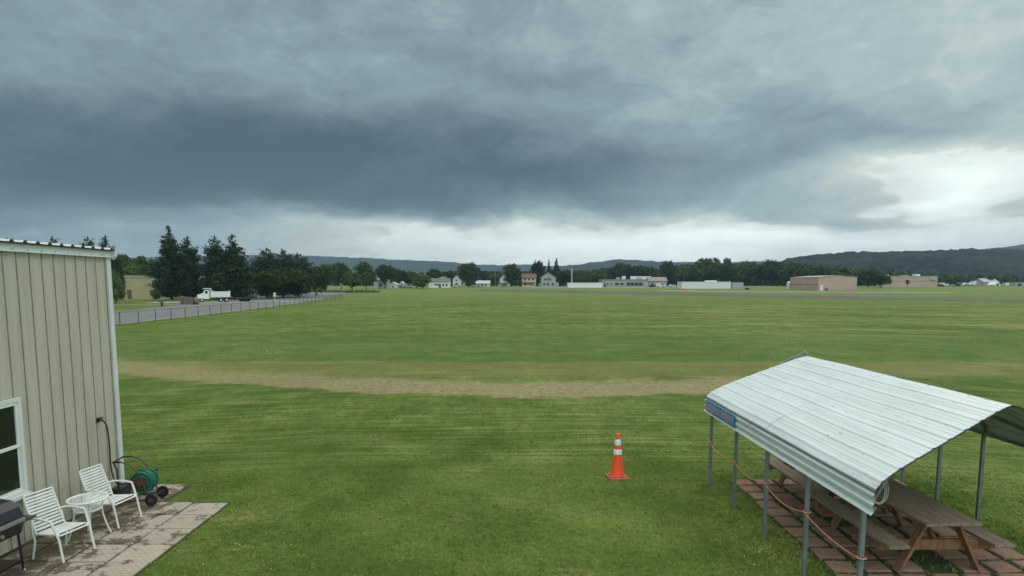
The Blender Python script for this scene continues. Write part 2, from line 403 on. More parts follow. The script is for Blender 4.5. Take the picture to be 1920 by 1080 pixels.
# ------------------------------------------------------------------ trees
def rnd_quad(mb_v, mb_f, c, s, nrm=None, flat=.0):
    a = Vector((random.gauss(0, 1), random.gauss(0, 1), random.gauss(0, 1)))
    if nrm is not None: a = a*.75 + nrm
    a.normalize(); u = a.orthogonal().normalized(); u.rotate(Matrix.Rotation(random.uniform(0, 6.28), 3, a)); v = a.cross(u)
    o = len(mb_v); e = s*random.uniform(.6, 1.25); h = e*random.uniform(.45, .9)
    for p, q in ((-1, -.6), (.2, -1), (1, .3), (-.3, 1)): mb_v.append(tuple(c+u*p*e*.5+v*q*h*.5))
    mb_f.append((o, o+1, o+2, o+3))
def crown_mesh(name, m, lobes, n, size):
    V = []; F = []
    vol = [l[3]*l[4]*l[5] for l in lobes]; tv = sum(v**.75 for v in vol)
    for l, vv in zip(lobes, vol):
        cx, cy, cz, rx, ry, rz_ = l
        # sub-clumps over the lobe's surface
        subs = []
        for k in range(26):
            d = Vector((random.gauss(0, 1), random.gauss(0, 1), random.gauss(.25, 1))).normalized()
            rr = random.uniform(.62, 1.0); subs.append((Vector((cx+d.x*rx*rr, cy+d.y*ry*rr, cz+d.z*rz_*rr)), random.uniform(.16, .34)*(rx+rz_)/2, d))
        for k in range(int(n*vv**.75/tv)):
            if random.random() < .8:
                c, r_, d = random.choice(subs)
                e = Vector((random.gauss(0, .5), random.gauss(0, .5), random.gauss(0, .42)))
                rnd_quad(V, F, c+e*r_, size, (e.normalized()+Vector((0, 0, .5))))
            else:
                d = Vector((random.gauss(0, 1), random.gauss(0, 1), random.gauss(0, 1))).normalized(); q = random.uniform(.3, .95)
                rnd_quad(V, F, Vector((cx+d.x*rx*q, cy+d.y*ry*q, cz+d.z*rz_*q)), size, d)
    me = bpy.data.meshes.new(name); me.from_pydata(V, [], F); me.materials.append(m); return me
def mesh_part(name, me, parent):
    o = bpy.data.objects.new(name, me); COL.objects.link(o); o.parent = parent; return o
def trunk_mb(h, r, nb=5, spread=.3, h0=.3):
    mb = MB(); mb.tube([(0, 0, -.2), (.02*h, 0, h*.35), (-.01*h, .01*h, h*.7), (0, 0, h*.93)], r, 7, r*.25)
    for k in range(nb):
        z = h*random.uniform(h0, .6); a = random.uniform(0, 6.28); e = h*spread
        mb.tube([(0, 0, z), (cos(a)*e*.5, sin(a)*e*.5, z+h*.12), (cos(a)*e, sin(a)*e, z+h*.26)], r*.45, 5, r*.12)
    return mb
# unit-size prototypes (height 1, width ~1), scaled when placed
PROTO = {}
def proto_broad(key, m, n, size, seed, wide=.42, base=.30):
    random.seed(seed)
    lobes = [(0, 0, .60, wide*.72, wide*.72, .36)]
    for k in range(7):
        a = k*2*pi/7+random.uniform(-.3, .3); q = wide*random.uniform(.42, .62); z = random.uniform(base+.08, .72)
        r_ = random.uniform(.17, .27); lobes.append((cos(a)*q, sin(a)*q, z, r_*1.05, r_*1.05, r_*.85))
    for k in range(3): lobes.append((random.uniform(-.15, .15), random.uniform(-.15, .15), random.uniform(.76, .86), .15, .15, .12))
    PROTO[key] = (crown_mesh(key, m, lobes, n, size), trunk_mb(.8, .022))
def proto_pine(key, m, n, size, seed, prof, nb=4, up=.22):
    random.seed(seed); V = []; F = []; br = []
    tiers = 24
    for i in range(tiers):
        t = (i/(tiers-1))**.9; z = .07+.90*t; wr = prof(t)
        for k in range(nb if t < .8 else 3):
            a = random.uniform(0, 6.28); br.append((z+random.uniform(-.02, .02), a, wr*random.uniform(.62, 1.2), random.uniform(.3, 1.)*up))
    wt = [max(.012, L)**1.35 for z, a, L, u in br]; tot = sum(wt)
    for (z, a, L, u), w_ in zip(br, wt):
        cnt = int(n*w_/tot); npuff = 2+int(L*16); puffs = []
        for k in range(npuff):
            q = .25+.75*(k+random.random())/npuff
            puffs.append((Vector((cos(a)*L*q, sin(a)*L*q, z+L*(u*q*q-.10*q)))+Vector((random.gauss(0, 1), random.gauss(0, 1), 0))*L*.10, (.016+.10*L)*random.uniform(.7, 1.2)))
        for k in range(cnt):
            c, r_ = random.choice(puffs)
            rnd_quad(V, F, c+Vector((random.gauss(0, .55)*r_*1.3, random.gauss(0, .55)*r_*1.3, random.gauss(0, .55)*r_*.85)), size, Vector((0, 0, .5)))
    for k in range(60): rnd_quad(V, F, Vector((random.gauss(0, .006), random.gauss(0, .006), random.uniform(.95, 1.))), size*.7, Vector((0, 0, .3)))
    me = bpy.data.meshes.new(key); me.from_pydata(V, [], F); me.materials.append(m)
    mb = MB(); mb.tube([(0, 0, -.01), (.005, 0, .4), (0, 0, .97)], .016, 7, .003)
    for z, a, L, u in br[::3]: mb.tube([(0, 0, z), (cos(a)*L*.5, sin(a)*L*.5, z+L*(u*.25-.05)), (cos(a)*L*.9, sin(a)*L*.9, z+L*(u*.8-.09))], .004, 4, .001)
    PROTO[key] = (me, mb)
M_ = MATS
proto_pine('pine_a', M_['needles'], 21000, .022, 1, lambda t: .225*(1-t)**.74*(.80+.20*min(1, t*5))+.012, 9, .75)
proto_pine('pine_b', M_['needles'], 21000, .024, 2, lambda t: .27*(1-t)**.62*(.78+.22*min(1, t*4))+.014, 9, .8)
proto_pine('pine_c', M_['needles'], 21000, .026, 3, lambda t: .34*(1-t**1.8)**.65*(.75+.25*min(1, t*4))+.02, 9, .7)
proto_pine('spruce', M_['needles'], 4500, .035, 4, lambda t: .17*(1-t)**.95+.006, 4, .05)
for i in range(3):
    proto_broad('broad_dark_%d' % i, M_['leaves_dark'], 9000, .052, 20+i, .42+.03*i)
    proto_broad('broad_mid_%d' % i, M_['leaves_mid'], 9000, .052, 30+i, .44)
proto_broad('broad_light', M_['leaves_light'], 9000, .05, 40, .46, .2)
proto_broad('broad_purple', M_['leaves_purple'], 5000, .06, 44, .4)
random.seed(50)
PROTO['round'] = (crown_mesh('round', M_['leaves_dark'], [(0, 0, .52, .44, .44, .46)]+[(cos(k)*.2, sin(k)*.2, .55, .26, .26, .3) for k in range(6)], 9000, .05), trunk_mb(.6, .025))
PROTO['tall_loose'] = (crown_mesh('tall_loose', M_['leaves_mid'], [(0, 0, .8, .22, .2, .16), (.15, 0, .68, .14, .14, .1), (-.14, .05, .62, .15, .13, .12), (.05, 0, .5, .12, .12, .1)], 2600, .05), trunk_mb(.85, .02, 8, .2))
TRUNKS = {}
for k, (me, mb) in PROTO.items():
    o = mb.build('trunk', BARK); TRUNKS[k] = o.data; bpy.data.objects.remove(o)
def tree(kind, name, label, px, D, ytop, wpx=None, group=None, rz=None, sink=0.):
    """px, ytop: where it stands and reaches seen from the camera post; D: metres out"""
    z0 = ground_z(D)-sink; h = H-z0+(531-ytop)/1213*D
    t = thing(name, label, 'tree', ((px-960)/1200*(D*.9945+.3), D, z0), rz if rz is not None else random.uniform(0, 6.28), group)
    wv = h if wpx is None else wpx/1200*D/(.95 if 'pine' not in kind and kind != 'spruce' else {'pine_a': .42, 'pine_b': .50, 'pine_c': .62, 'spruce': .36}[kind])
    t.scale = (wv, wv, h)
    mesh_part('crown', PROTO[kind][0], t); mesh_part('trunk', TRUNKS[kind], t)
    return t
TP = 'tall pines in a row beside the road'
tree('pine_a', 'pine_tree', 'tallest dark pine tree, at the left end of the row beside the road', 322, 150, 424, 66, TP)
tree('pine_b', 'pine_tree', 'dark pine tree right of the tallest, behind the wooden crates', 357, 153, 444, 58, TP)
tree('pine_b', 'pine_tree', 'dark pine tree with narrow top rising behind the white dump truck cab', 407, 152, 442, 56, TP)
tree('pine_a', 'pine_tree', 'dark pine tree with broad shoulder behind the dump bed of the truck', 440, 150, 440, 70, TP)
tree('pine_c', 'pine_tree', 'round-topped dark pine standing right of the white truck and trailer', 503, 165, 465, 64, TP)
tree('pine_c', 'pine_tree', 'round-topped dark pine in the middle of the trio right of the truck', 532, 170, 467, 60, TP)
tree('pine_c', 'pine_tree', 'rightmost round-topped dark pine of the row, blue hill beside it', 560, 178, 474, 62, TP)
tree('broad_dark_0', 'roadside_tree', 'low dark roadside tree under the round-topped pines near the small sign', 508, 158, 501, 64)
tree('broad_dark_1', 'roadside_tree', 'low dark roadside tree right of the small sign where the road narrows', 555, 168, 503, 66)
tree('broad_dark_2', 'roadside_tree', 'dark roadside tree at the far end of the road', 592, 195, 497, 60)
tree('pine_b', 'pine_tree', 'dark pine whose lower part is hidden by the gutter corner of the metal building', 219, 140, 468, 30)
PK = 'pine tops showing above the metal building roof'
tree('pine_b', 'pine_tree', 'pine top above the roof end, rightmost of the tops over the roof', 205, 130, 442, 46, PK)
tree('pine_c', 'pine_tree', 'rounded pine top above the roof, second from its right end', 172, 132, 444, 50, PK)
tree('pine_c', 'pine_tree', 'lone pine top over the middle of the metal building roof', 106, 135, 443, 44, PK)
tree('pine_a', 'pine_tree', 'small pine tip above the roof at the left frame edge', 22, 135, 446, 38, PK)
tree('broad_light', 'shrub_tree', 'light green tree between the metal building corner and the tan building', 216, 120, 504, 34)
tree('broad_light', 'leafy_bush', 'light green bush against the tan building below the tallest pine', 291, 146, 541, 22)
BT = 'green trees behind the tan metal building'
for i, (px, yt, wp, D, kd, lb) in enumerate(((236, 473, 46, 210, 'broad_mid_0', 'bright leafy tree behind the left end of the tan building roof'),
        (262, 478, 44, 205, 'broad_mid_1', 'bright leafy tree behind the middle of the tan building roof'),
        (288, 484, 40, 215, 'broad_mid_2', 'bright leafy tree behind the tan building, touching the tallest pine'),
        (248, 493, 46, 185, 'broad_light', 'pale green low tree just above the tan building roof'),
        (330, 500, 60, 200, 'broad_dark_0', 'dark leafy tree in the gap behind the tallest pines'),
        (385, 498, 60, 205, 'broad_dark_1', 'dark leafy tree behind the gap between the two pairs of pines'),
        (470, 500, 60, 205, 'broad_dark_2', 'dark leafy tree behind the gap right of the dump truck'))):
    tree(kd, 'leafy_tree', lb, px, D, yt, wp, BT)
FT = 'broadleaf trees along the far left of the airfield'
for px, yt, wp, D, kd, lb in ((612, 492, 44, 250, 'broad_mid_0', 'leafy tree just right of the far end of the road'),
        (640, 491, 40, 270, 'broad_dark_1', 'dark dome-shaped tree with the blue hill behind, right of the road end'),
        (660, 507, 44, 235, 'broad_mid_1', 'lower pale green round tree in front of the dark dome-shaped tree'),
        (686, 489, 42, 280, 'broad_mid_2', 'tall leafy tree left of the shed with the bright white roof'),
        (722, 494, 40, 300, 'broad_dark_0', 'leafy tree directly behind the shed with the bright white roof'),
        (746, 503, 42, 320, 'broad_dark_2', 'dark tree right behind the white barn'),
        (772, 508, 40, 330, 'broad_mid_1', 'leafy tree rising behind the small grey sheds'),
        (792, 514, 44, 300, 'broad_light', 'light green round tree left of the big white house'),
        (815, 503, 38, 380, 'broad_dark_1', 'dark tree behind the roof of the big white house'),
        (842, 506, 40, 390, 'broad_dark_2', 'dark tree at the right end of the big white house'),
        (879, 491, 46, 345, 'round', 'large dark round tree standing alone right of the big white house'),
        (912, 506, 42, 420, 'broad_dark_0', 'tree behind the low white house'),
        (932, 507, 38, 420, 'broad_mid_0', 'tree behind the utility pole'),
        (959, 493, 36, 350, 'round', 'dark round tree between the narrow white house and the tan house'),
        (1008, 488, 34, 400, 'broad_purple', 'purplish dark peaked tree behind the brown-roofed tan house'),
        (985, 507, 34, 430, 'broad_dark_0', 'dark tree behind the left side of the tan house'),
        (1058, 505, 50, 390, 'broad_dark_1', 'dark leafy tree right of the grey gabled house'),
        (1030, 504, 30, 420, 'broad_dark_2', 'dark leafy tree behind the grey gabled house'),
        (1090, 507, 40, 410, 'broad_mid_0', 'leafy tree behind the white tarp shed and pole'),
        (1120, 504, 40, 420, 'broad_mid_1', 'leafy tree behind the left end of the terminal building')):
    tree(kd, 'leafy_tree', lb, px, D, yt, wp, FT)
tree('spruce', 'spruce_tree', 'thin spruce tip above the grey gabled house', 1029, 405, 486, 14)
tree('spruce', 'spruce_tree', 'taller layered spruce right of the thin spruce tip', 1043, 400, 484, 26)
tree('spruce', 'spruce_tree', 'slim spruce tip beside the purplish peaked tree', 1003, 405, 487, 14)
RT = 'trees standing along the edge of the far wood'
for px, yt, wp, D, kd, lb in ((1165, 492, 50, 430, 'broad_dark_1', 'round-shouldered tree above the left end of the terminal roof'),
        (1205, 496, 56, 425, 'broad_dark_2', 'tree behind the roof units of the terminal building'),
        (1252, 488, 36, 440, 'round', 'small dark dome on the woodland skyline above the terminal building'),
        (1285, 495, 46, 430, 'broad_mid_1', 'leafy tree between the terminal and the long white shed'),
        (1320, 481, 56, 425, 'broad_mid_0', 'tallest spreading tree of the wood above the long white shed'),
        (1362, 481, 34, 420, 'tall_loose', 'thin loose-crowned tree poking above the wood right of the tallest one'),
        (1355, 493, 50, 415, 'broad_dark_0', 'dark tree below the thin loose-crowned one'),
        (1400, 489, 56, 410, 'broad_mid_2', 'broad tree above the right end of the long white shed'),
        (1445, 486, 56, 405, 'broad_dark_1', 'broad tree left of the pinkish hangar on the skyline'),
        (1485, 489, 56, 390, 'broad_mid_0', 'tree above the left corner of the pinkish hangar'),
        (1530, 497, 56, 380, 'broad_dark_2', 'dark tree above the middle of the pinkish hangar'),
        (1575, 501, 50, 380, 'broad_mid_1', 'leafy tree behind the right half of the pinkish hangar'),
        (1628, 505, 50, 330, 'broad_dark_0', 'dark tree in the gap between the two pinkish hangars'),
        (1650, 512, 36, 310, 'broad_dark_1', 'low dark tree against the left end of the far pink hangar'),
        (1668, 522, 13, 322, 'tall_loose', 'small leafy sapling before the left part of the far pink hangar'),
        (1701, 524, 13, 320, 'tall_loose', 'small sapling in front of the middle of the far pink hangar')):
    tree(kd, 'leafy_tree', lb, px, D, yt, wp, RT)
# far wood that reads as one mass
random.seed(91)
V = []; F = []
def wood_top(px):
    T = [(560, 512), (700, 512), (900, 512), (1060, 508), (1150, 502), (1300, 496), (1480, 493), (1560, 497), (1640, 502), (1760, 513), (1850, 515), (1920, 512), (2300, 508), (3000, 505)]
    for (a, b_), (c, d) in zip(T, T[1:]):
        if px <= c: return b_+(d-b_)*(px-a)/(c-a)
    return 505
def wood(x0, x1, step, D0, D1, dens):
    px = x0
    while px < x1:
        D = random.uniform(D0, D1); yt = wood_top(px)+random.uniform(-1.5, 7); z0 = ground_z(D); h = H-z0+(531-yt)/1213*D
        cx = (px-960)/1200*D; r_ = random.uniform(.34, .5)*h
        for k in range(5):
            lx, ly, lz = cx+random.uniform(-.5, .5)*r_, D+random.uniform(-.5, .5)*r_, z0+h*random.uniform(.28, .74)
            lr = r_*random.uniform(.5, .75)
            if k == 0: lz = z0+h-lr*.8; lx = cx
            for q in range(dens):
                d = Vector((random.gauss(0, 1), random.gauss(0, 1)-.5, random.gauss(.3, 1))).normalized()*random.uniform(.75, 1.05)
                rnd_quad(V, F, Vector((lx+d.x*lr, ly+d.y*lr, lz+d.z*lr*.85)), 1.5, d)
        for q in range(dens): rnd_quad(V, F, Vector((cx+random.uniform(-.7, .7)*r_, D-r_*.3, z0+random.uniform(0, .4)*h)), 1.9, Vector((0, -1, .3)))
        px += step*random.uniform(.6, 1.3)
wood(570, 1050, 17, 400, 480, 130); wood(1040, 1500, 12, 430, 480, 150); wood(1050, 1500, 17, 480, 540, 130)
wood(1480, 1780, 13, 390, 470, 130); wood(1740, 2200, 14, 420, 520, 130); wood(2200, 3000, 30, 430, 520, 60)
wood(-600, 240, 30, 250, 300, 90)
me = bpy.data.meshes.new('woodland'); me.from_pydata(V, [], F); me.materials.append(MATS['leaves_far'])
tag(mesh_part('woodland', me, None), 'distant dark green wood closing the far side of the airfield', 'woodland', kind='stuff')
print('wood faces', len(F))

# ------------------------------------------------------------------ near metal building
B = thing('metal_building', 'beige ribbed metal building with white trim filling the left edge', 'building', (0, 0, 0))
WX = -7.26; CY = 11.62; EZ = 4.51; Y0 = 3.
SIDING = bpy.data.materials.new('beige_siding'); SIDING.use_nodes = True; g = G(SIDING.node_tree); b = g.n['Principled BSDF']
x, y, z = g.xyz(g.pos())
dn = g.noise(g.vec(g.mul(y, 6.), g.mul(z, .5), 0.), 1.3, 5., .6)
gr = g.mul(g.map(z, .0, .9, 1., 0.), g.map(g.noise(g.pos(), 3.5, 6., .7), .4, .65))
c = g.mix(g.map(dn, .35, .7), (.490, .460, .370, 1), (.430, .402, .320, 1)); c = g.mix(g.mul(gr, .5), c, (.16, .145, .105, 1))
g.l.new(c, b.inputs['Base Color']); b.inputs['Roughness'].default_value = .5
# siding: vertical ribs; profile along y, x offset outward
prof = []; yy = Y0; pitch = .2555
seams = [9.175+pitch*k for k in range(-26, 10)]
prof = [(Y0, 0)]
for s_ in seams:
    if s_-.03 > Y0 and s_ < CY-.05:
        prof += [(s_-.040, 0), (s_-.026, .014), (s_-.012, .014), (s_-.012, .0), (s_+.012, .0), (s_+.013, 0)]
        prof += [(s_+pitch*.42, 0), (s_+pitch*.46, .0015), (s_+pitch*.50, 0)]
prof = [p for p in prof if p[0] < CY-.02] + [(CY-.02, 0)]
mb = MB(); n = len(prof)
mb.poly([(WX+o, yy, zz) for zz in (.05, EZ-.08) for yy, o in prof], [(i, i+1, n+i+1, n+i) for i in range(n-1)])
mb.poly([(WX, CY-.02, .05), (WX-9, CY-.02, .05), (WX-9, CY-.02, EZ-.08), (WX, CY-.02, EZ-.08)], [(0, 1, 2, 3)])
mb.poly([(WX, Y0, .05), (WX-9, Y0, .05), (WX-9, Y0, EZ-.08), (WX, Y0, EZ-.08)], [(3, 2, 1, 0)])
mb.build('wall', SIDING, B)
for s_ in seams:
    if 7.4 < s_ < CY-.1: MB().bb((WX-.045, s_-.011, .05), (WX+.0165, s_+.013, EZ-.15)).build('seam_shade_strip', mat('seam_shade', (.235, .22, .17), .8, var=.3), B)  # darker strips laid over the seams as painted groove shadow lines
MB().bb((WX-9, Y0, -.1), (WX+.005, CY-.03, .05)).build('foundation', mat('dark_concrete', (.12, .115, .10), .95, var=.3), B)
mb = MB(); mb.bb((WX-.02, CY-.10, .02), (WX+.032, CY+.012, EZ-.12)); mb.bb((WX-.14, CY-.016, .02), (WX-.02, CY+.012, EZ-.12)); mb.build('corner_trim', TRIM, B)
mb = MB(); mb.bb((WX-.01, Y0, EZ-.15), (WX+.045, CY+.03, EZ-.02)); mb.bb((WX+.045, Y0, EZ-.155), (WX+.06, CY+.03, EZ-.145)); mb.build('eave_trim', TRIM, B)
for k in range(14): MB().disc((WX+.047, 7.6+k*.29, EZ-.12), (1, 0, 0), .009, .006, 8).build('screw', mat('screw_head', (.12, .13, .13), .5), B)
# ribbed roof sheet, ridge far to the left, ribs run up the slope
mb = MB(); rp_ = [(Y0, 0)]
for s_ in [CY-.045-.2555*k for k in range(34)][::-1]:
    rp_ += [(s_-.055, 0), (s_-.028, .034), (s_+.028, .034), (s_+.05, 0)]
rp_ += [(CY+.07, 0)]
n = len(rp_); sl = .045
mb.poly([(xx, yy, EZ-.012-(xx-WX)*sl+o) for xx in (WX-9, WX+.10) for yy, o in rp_], [(i, n+i, n+i+1, i+1) for i in range(n-1)])
mb.poly([(xx, yy, EZ-.017-(xx-WX)*sl+o) for xx in (WX-9, WX+.099) for yy, o in rp_], [(i, i+1, n+i+1, n+i) for i in range(n-1)])
mb.build('roof', mat('pale_roof_metal', (.58, .60, .57), .4, .2, var=.2), B)
mb = MB()
mb.bb((WX+.05, Y0, EZ-.034), (WX+.085, CY+.06, EZ-.019)); n = len(rp_)
mb.build('closure_strip', BLACK, B)
mb = MB(); mb.extrude([(0, 0), (.10, -.02), (.10, -.10), (.055, -.16), (0, -.16)], CY+.032, CY+.105, lambda p, q, t: Vector((WX+p+.0, t, EZ-.03+q))); mb.build('gutter_end', TRIM, B)
# window (double hung)
W = MB(); wy0, wy1, wz0, wz1 = 8.25, 9.24, .82, 2.24
X1 = WX+.028
for a, b_ in (((X1, wy0, wz0), (X1+.045, wy0+.055, wz1)), ((X1, wy1-.055, wz0), (X1+.045, wy1, wz1)), ((X1, wy0+.055, wz1-.055), (X1+.045, wy1-.055, wz1)), ((X1, wy0+.055, wz0), (X1+.045, wy1-.055, wz0+.05))): W.bb(a, b_)
win = W.build('window', TRIM, B)
s = MB()
for z0, z1, xo in ((wz0+.05, wz0+.735, .018), (wz0+.70, wz1-.055, .032)):
    y0_, y1_ = wy0+.055, wy1-.055
    for a, b_ in (((X1, y0_, z0), (X1+xo, y0_+.045, z1)), ((X1, y1_-.045, z0), (X1+xo, y1_, z1)), ((X1, y0_+.045, z1-.045), (X1+xo+.004, y1_-.045, z1)), ((X1, y0_+.045, z0), (X1+xo+.004, y1_-.045, z0+.04))): s.bb(a, b_)
s.build('sash', WHITE, win)
MB().bb((X1+.002, wy0+.1, wz0+.1), (X1+.008, wy1-.1, wz1-.1)).build('pane', GLASS, win)
MB().bb((X1, wy0-.03, wz0-.05), (X1+.085, wy1+.03, wz0-.002)).build('sill', TRIM, win)
# spigot and leader hose
sp = MB(); sy, sz = 11.0, 1.52
sp.disc((WX+.03, sy, sz), (1, 0, 0), .045, .02, 14); sp.tube([(WX+.03, sy, sz), (WX+.10, sy, sz), (WX+.13, sy+.01, sz-.04)], .016); sp.torus((WX+.085, sy, sz+.045), (0, 0, 1), .03, .008, 14); sp.tube([(WX+.085, sy, sz), (WX+.085, sy, sz+.045)], .007)
tag(sp.build('spigot', BLACK), 'black outdoor tap on the beige wall near its far corner', 'tap')

# ------------------------------------------------------------------ patio
def stone_mat(name, c1, c2, dirt, joints=True, dthr=(.5, .6), js=5.):
    m = bpy.data.materials.new(name); m.use_nodes = True; g = G(m.node_tree); b = g.n['Principled BSDF']
    ri = g.n.new('ShaderNodeNewGeometry').outputs['Random Per Island']
    c = g.mix(g.add(g.mul(ri, .5), g.mul(g.map(g.noise(g.pos(), 4., 6., .7), .3, .7), .5)), c1+(1,), c2+(1,))
    if joints:
        br = g.n.new('ShaderNodeTexBrick'); g.put(br.inputs['Vector'], g.pos()); br.inputs['Scale'].default_value = js
        br.inputs['Color1'].default_value = (1, 1, 1, 1); br.inputs['Color2'].default_value = (.88, .88, .88, 1); br.inputs['Mortar'].default_value = (.62, .6, .56, 1)
        br.inputs['Mortar Size'].default_value = .03
        n = g.n.new('ShaderNodeMix'); n.data_type = 'RGBA'; n.blend_type = 'MULTIPLY'; n.inputs[0].default_value = .8
        g.put(n.inputs[6], c); g.put(n.inputs[7], br.outputs[0]); c = n.outputs[2]
    x, y, z = g.xyz(g.pos())
    dn = g.add(g.noise(g.vec(x, g.mul(y, 1.), z), 3.4, 9., .76), g.map(x, -7.2, -5.0, .09, -.05) if joints else 0.)
    c = g.mix(g.mul(g.map(dn, *dthr), .85), c, dirt+(1,))
    g.l.new(c, b.inputs['Base Color']); b.inputs['Roughness'].default_value = .95; b.inputs['Specular IOR Level'].default_value = .15
    g.l.new(g.bump(g.noise(g.pos(), 40., 5., .7), .4, .01), b.inputs['Normal']); return m
SLAB = stone_mat('concrete_slabs', (.37, .33, .265), (.47, .425, .35), (.075, .062, .038), True, (.49, .56))
SOIL = mat('soil', (.055, .045, .030), 1., var=.5, vscale=5, bump=.8, bscale=25, bdist=.03, vcol=(.05, .075, .025))
random.seed(12)
def slab(mb, x0, y0, x1, y1, z0, z1, tilt=.006, rot=.012, bev=.012):
    cx, cy = (x0+x1)/2, (y0+y1)/2; a = random.uniform(-rot, rot); tx, ty = random.uniform(-tilt, tilt), random.uniform(-tilt, tilt)
    ring = lambda s_, z: [Vector((cx+(px*cos(a)-py*sin(a)), cy+(px*sin(a)+py*cos(a)), z+px*tx+py*ty)) for px, py in ((x0-cx+s_, y0-cy+s_), (x1-cx-s_, y0-cy+s_), (x1-cx-s_, y1-cy-s_), (x0-cx+s_, y1-cy-s_))]
    P = ring(0, z0)+ring(0, z1-bev)+ring(bev, z1)
    mb.poly(P, [(4, 5, 9, 8), (5, 6, 10, 9), (6, 7, 11, 10), (7, 4, 8, 11), (8, 9, 10, 11), (0, 1, 5, 4), (1, 2, 6, 5), (2, 3, 7, 6), (3, 0, 4, 7)])
mb = MB()
cols = [-7.22, -6.88, -6.27, -5.66, -5.03]; y1 = 11.02
for r in range(9):
    ya, yb = y1-.615*(r+1), y1-.615*r
    for c in range(4): slab(mb, cols[c]+random.uniform(.012, .028), ya+random.uniform(.012, .03)+.04*(3-c)*.5, cols[c+1]-random.uniform(.012, .028), yb-.014+.04*(3-c)*.5, -.02, .035+random.uniform(-.006, .006), .010, .02)
for c in range(2):
    slab(mb, cols[c]+.012+.02, 11.14, cols[c+1]-.012+.02, 11.73, -.02, .03)
    if c: slab(mb, cols[c]+.03, 11.42, cols[c+1]+.0, 12.05, -.02, .035)
tag(mb.build('patio', SLAB), kind='structure')
mb = MB(); mb.poly([(-7.28, 5, .012), (-5.02, 5, .012), (-5.02, 11.06, .012), (-6.2, 11.1, .012), (-6.2, 12.06, .012), (-7.28, 12.06, .012)], [(0, 1, 2, 3, 4, 5)])
tag(mb.build('patio_soil', SOIL), kind='structure')

# ------------------------------------------------------------------ patio chairs
def make_chair(loc, rz, label):
    t = thing('patio_chair', label, 'chair', loc, rz, 'white slatted patio chairs by the wall')
    # local: +x forward, y across
    hw = .27
    fr = MB()
    for s_ in (-1, 1):
        y = s_*hw
        fr.tube([(-.20, y*.93, .40), (.24, y*.93, .435), (.27, y*.93, .42)], .016, 8)
        fr.tube([(-.20, y*.90, .40), (-.27, y*.90, .60), (-.36, y*.90, .84), (-.405, y*.88, .985)], .016, 8)
    for p in ((-.405, .985), (.27, .42)): fr.tube([(p[0], -hw*.9, p[1]), (p[0], hw*.9, p[1])], .015, 8)
    fr.tube([(-.2, -hw*.9, .39), (-.2, hw*.9, .39)], .014, 8)
    fr.build('frame', CHAIRW, t)
    st = MB()
    for k in range(8):
        u = (k+.5)/8; x = .245-u*.43; z = .447-u*.035 - .012*sin(pi*u)
        st.box((x, 0, z+.006), (.031, hw*1.80, .012))
    st.build('seat', CHAIRW, t)
    bk = MB()
    P0 = Vector((-.212, 0, .435)); P1 = Vector((-.398, 0, .965))
    for k in range(11):
        u = (k+.5)/11; c = P0.lerp(P1, u); c.x -= .0+.018*sin(pi*u)
        d = (P1-P0).normalized(); bk.beam(c+Vector((.012, -hw*.88, 0)), c+Vector((.012, hw*.88, 0)), .012, .031, d)
    bk.build('backrest', CHAIRW, t)
    for s_ in (-1, 1):
        y = s_*hw
        a = MB(); a.tube([(-.285, y*.95, .645), (-.20, y*1.08, .668), (-.02, y*1.13, .672), (.14, y*1.12, .655), (.175, y*1.1, .635)], .0175, 8); a.build('armrest', CHAIRW, t)
        l = MB(); l.tube([(.165, y*1.10, .645), (.215, y*1.06, .52), (.27, y*1.0, .36), (.335, y*1.02, .01)], .0175, 8); l.build('leg', CHAIRW, t)
        l = MB(); l.tube([(-.27, y*.95, .62), (-.235, y*.98, .40), (-.20, y*1.0, .30), (-.255, y*1.04, .01)], .0165, 8); l.build('leg', CHAIRW, t)
    t.scale = (.9, .9, .9)
    return t
ch = make_chair((-6.44, 8.82, .04), R(-14), 'white slatted patio chair between the black grill and the round table')
copy_tree(ch, (-6.47, 10.05, .04), R(-9), 'white slatted patio chair between the round table and the hose reel cart')

# round glass table
T = thing('side_table', 'round white side table with a clear glass top between the two chairs', 'table', (-6.47, 9.46, .04)); T.scale = (.87, .87, .93)
GL = bpy.data.materials.new('clear_glass'); GL.use_nodes = True; g = G(GL.node_tree); b = g.n['Principled BSDF']
b.inputs['Base Color'].default_value = (.80, .88, .86, 1); b.inputs['Roughness'].default_value = .03; b.inputs['Alpha'].default_value = .30; b.inputs['Specular IOR Level'].default_value = .8
zt = .64
m_ = MB(); m_.torus((0, 0, zt), (0, 0, 1), .30, .019, 40, 8); m_.build('rim', CHAIRW, T)
MB().disc((0, 0, zt+.003), (0, 0, 1), .292, .006, 40).build('table_top', GL, T)
m_ = MB(); m_.torus((0, 0, zt-.17), (0, 0, 1), .205, .014, 32, 8); m_.build('shelf_ring', CHAIRW, T)
MB().disc((0, 0, zt-.165), (0, 0, 1), .198, .005, 32).build('shelf', GL, T)
for k in range(4):
    a = R(38+90*k); l = MB(); l.tube([(cos(a)*r_, sin(a)*r_, z_) for r_, z_ in ((.27, zt-.015), (.225, zt-.09), (.205, zt-.17), (.215, zt-.30), (.26, zt-.48), (.315, .0))], .0145, 8); l.build('leg', CHAIRW, T)

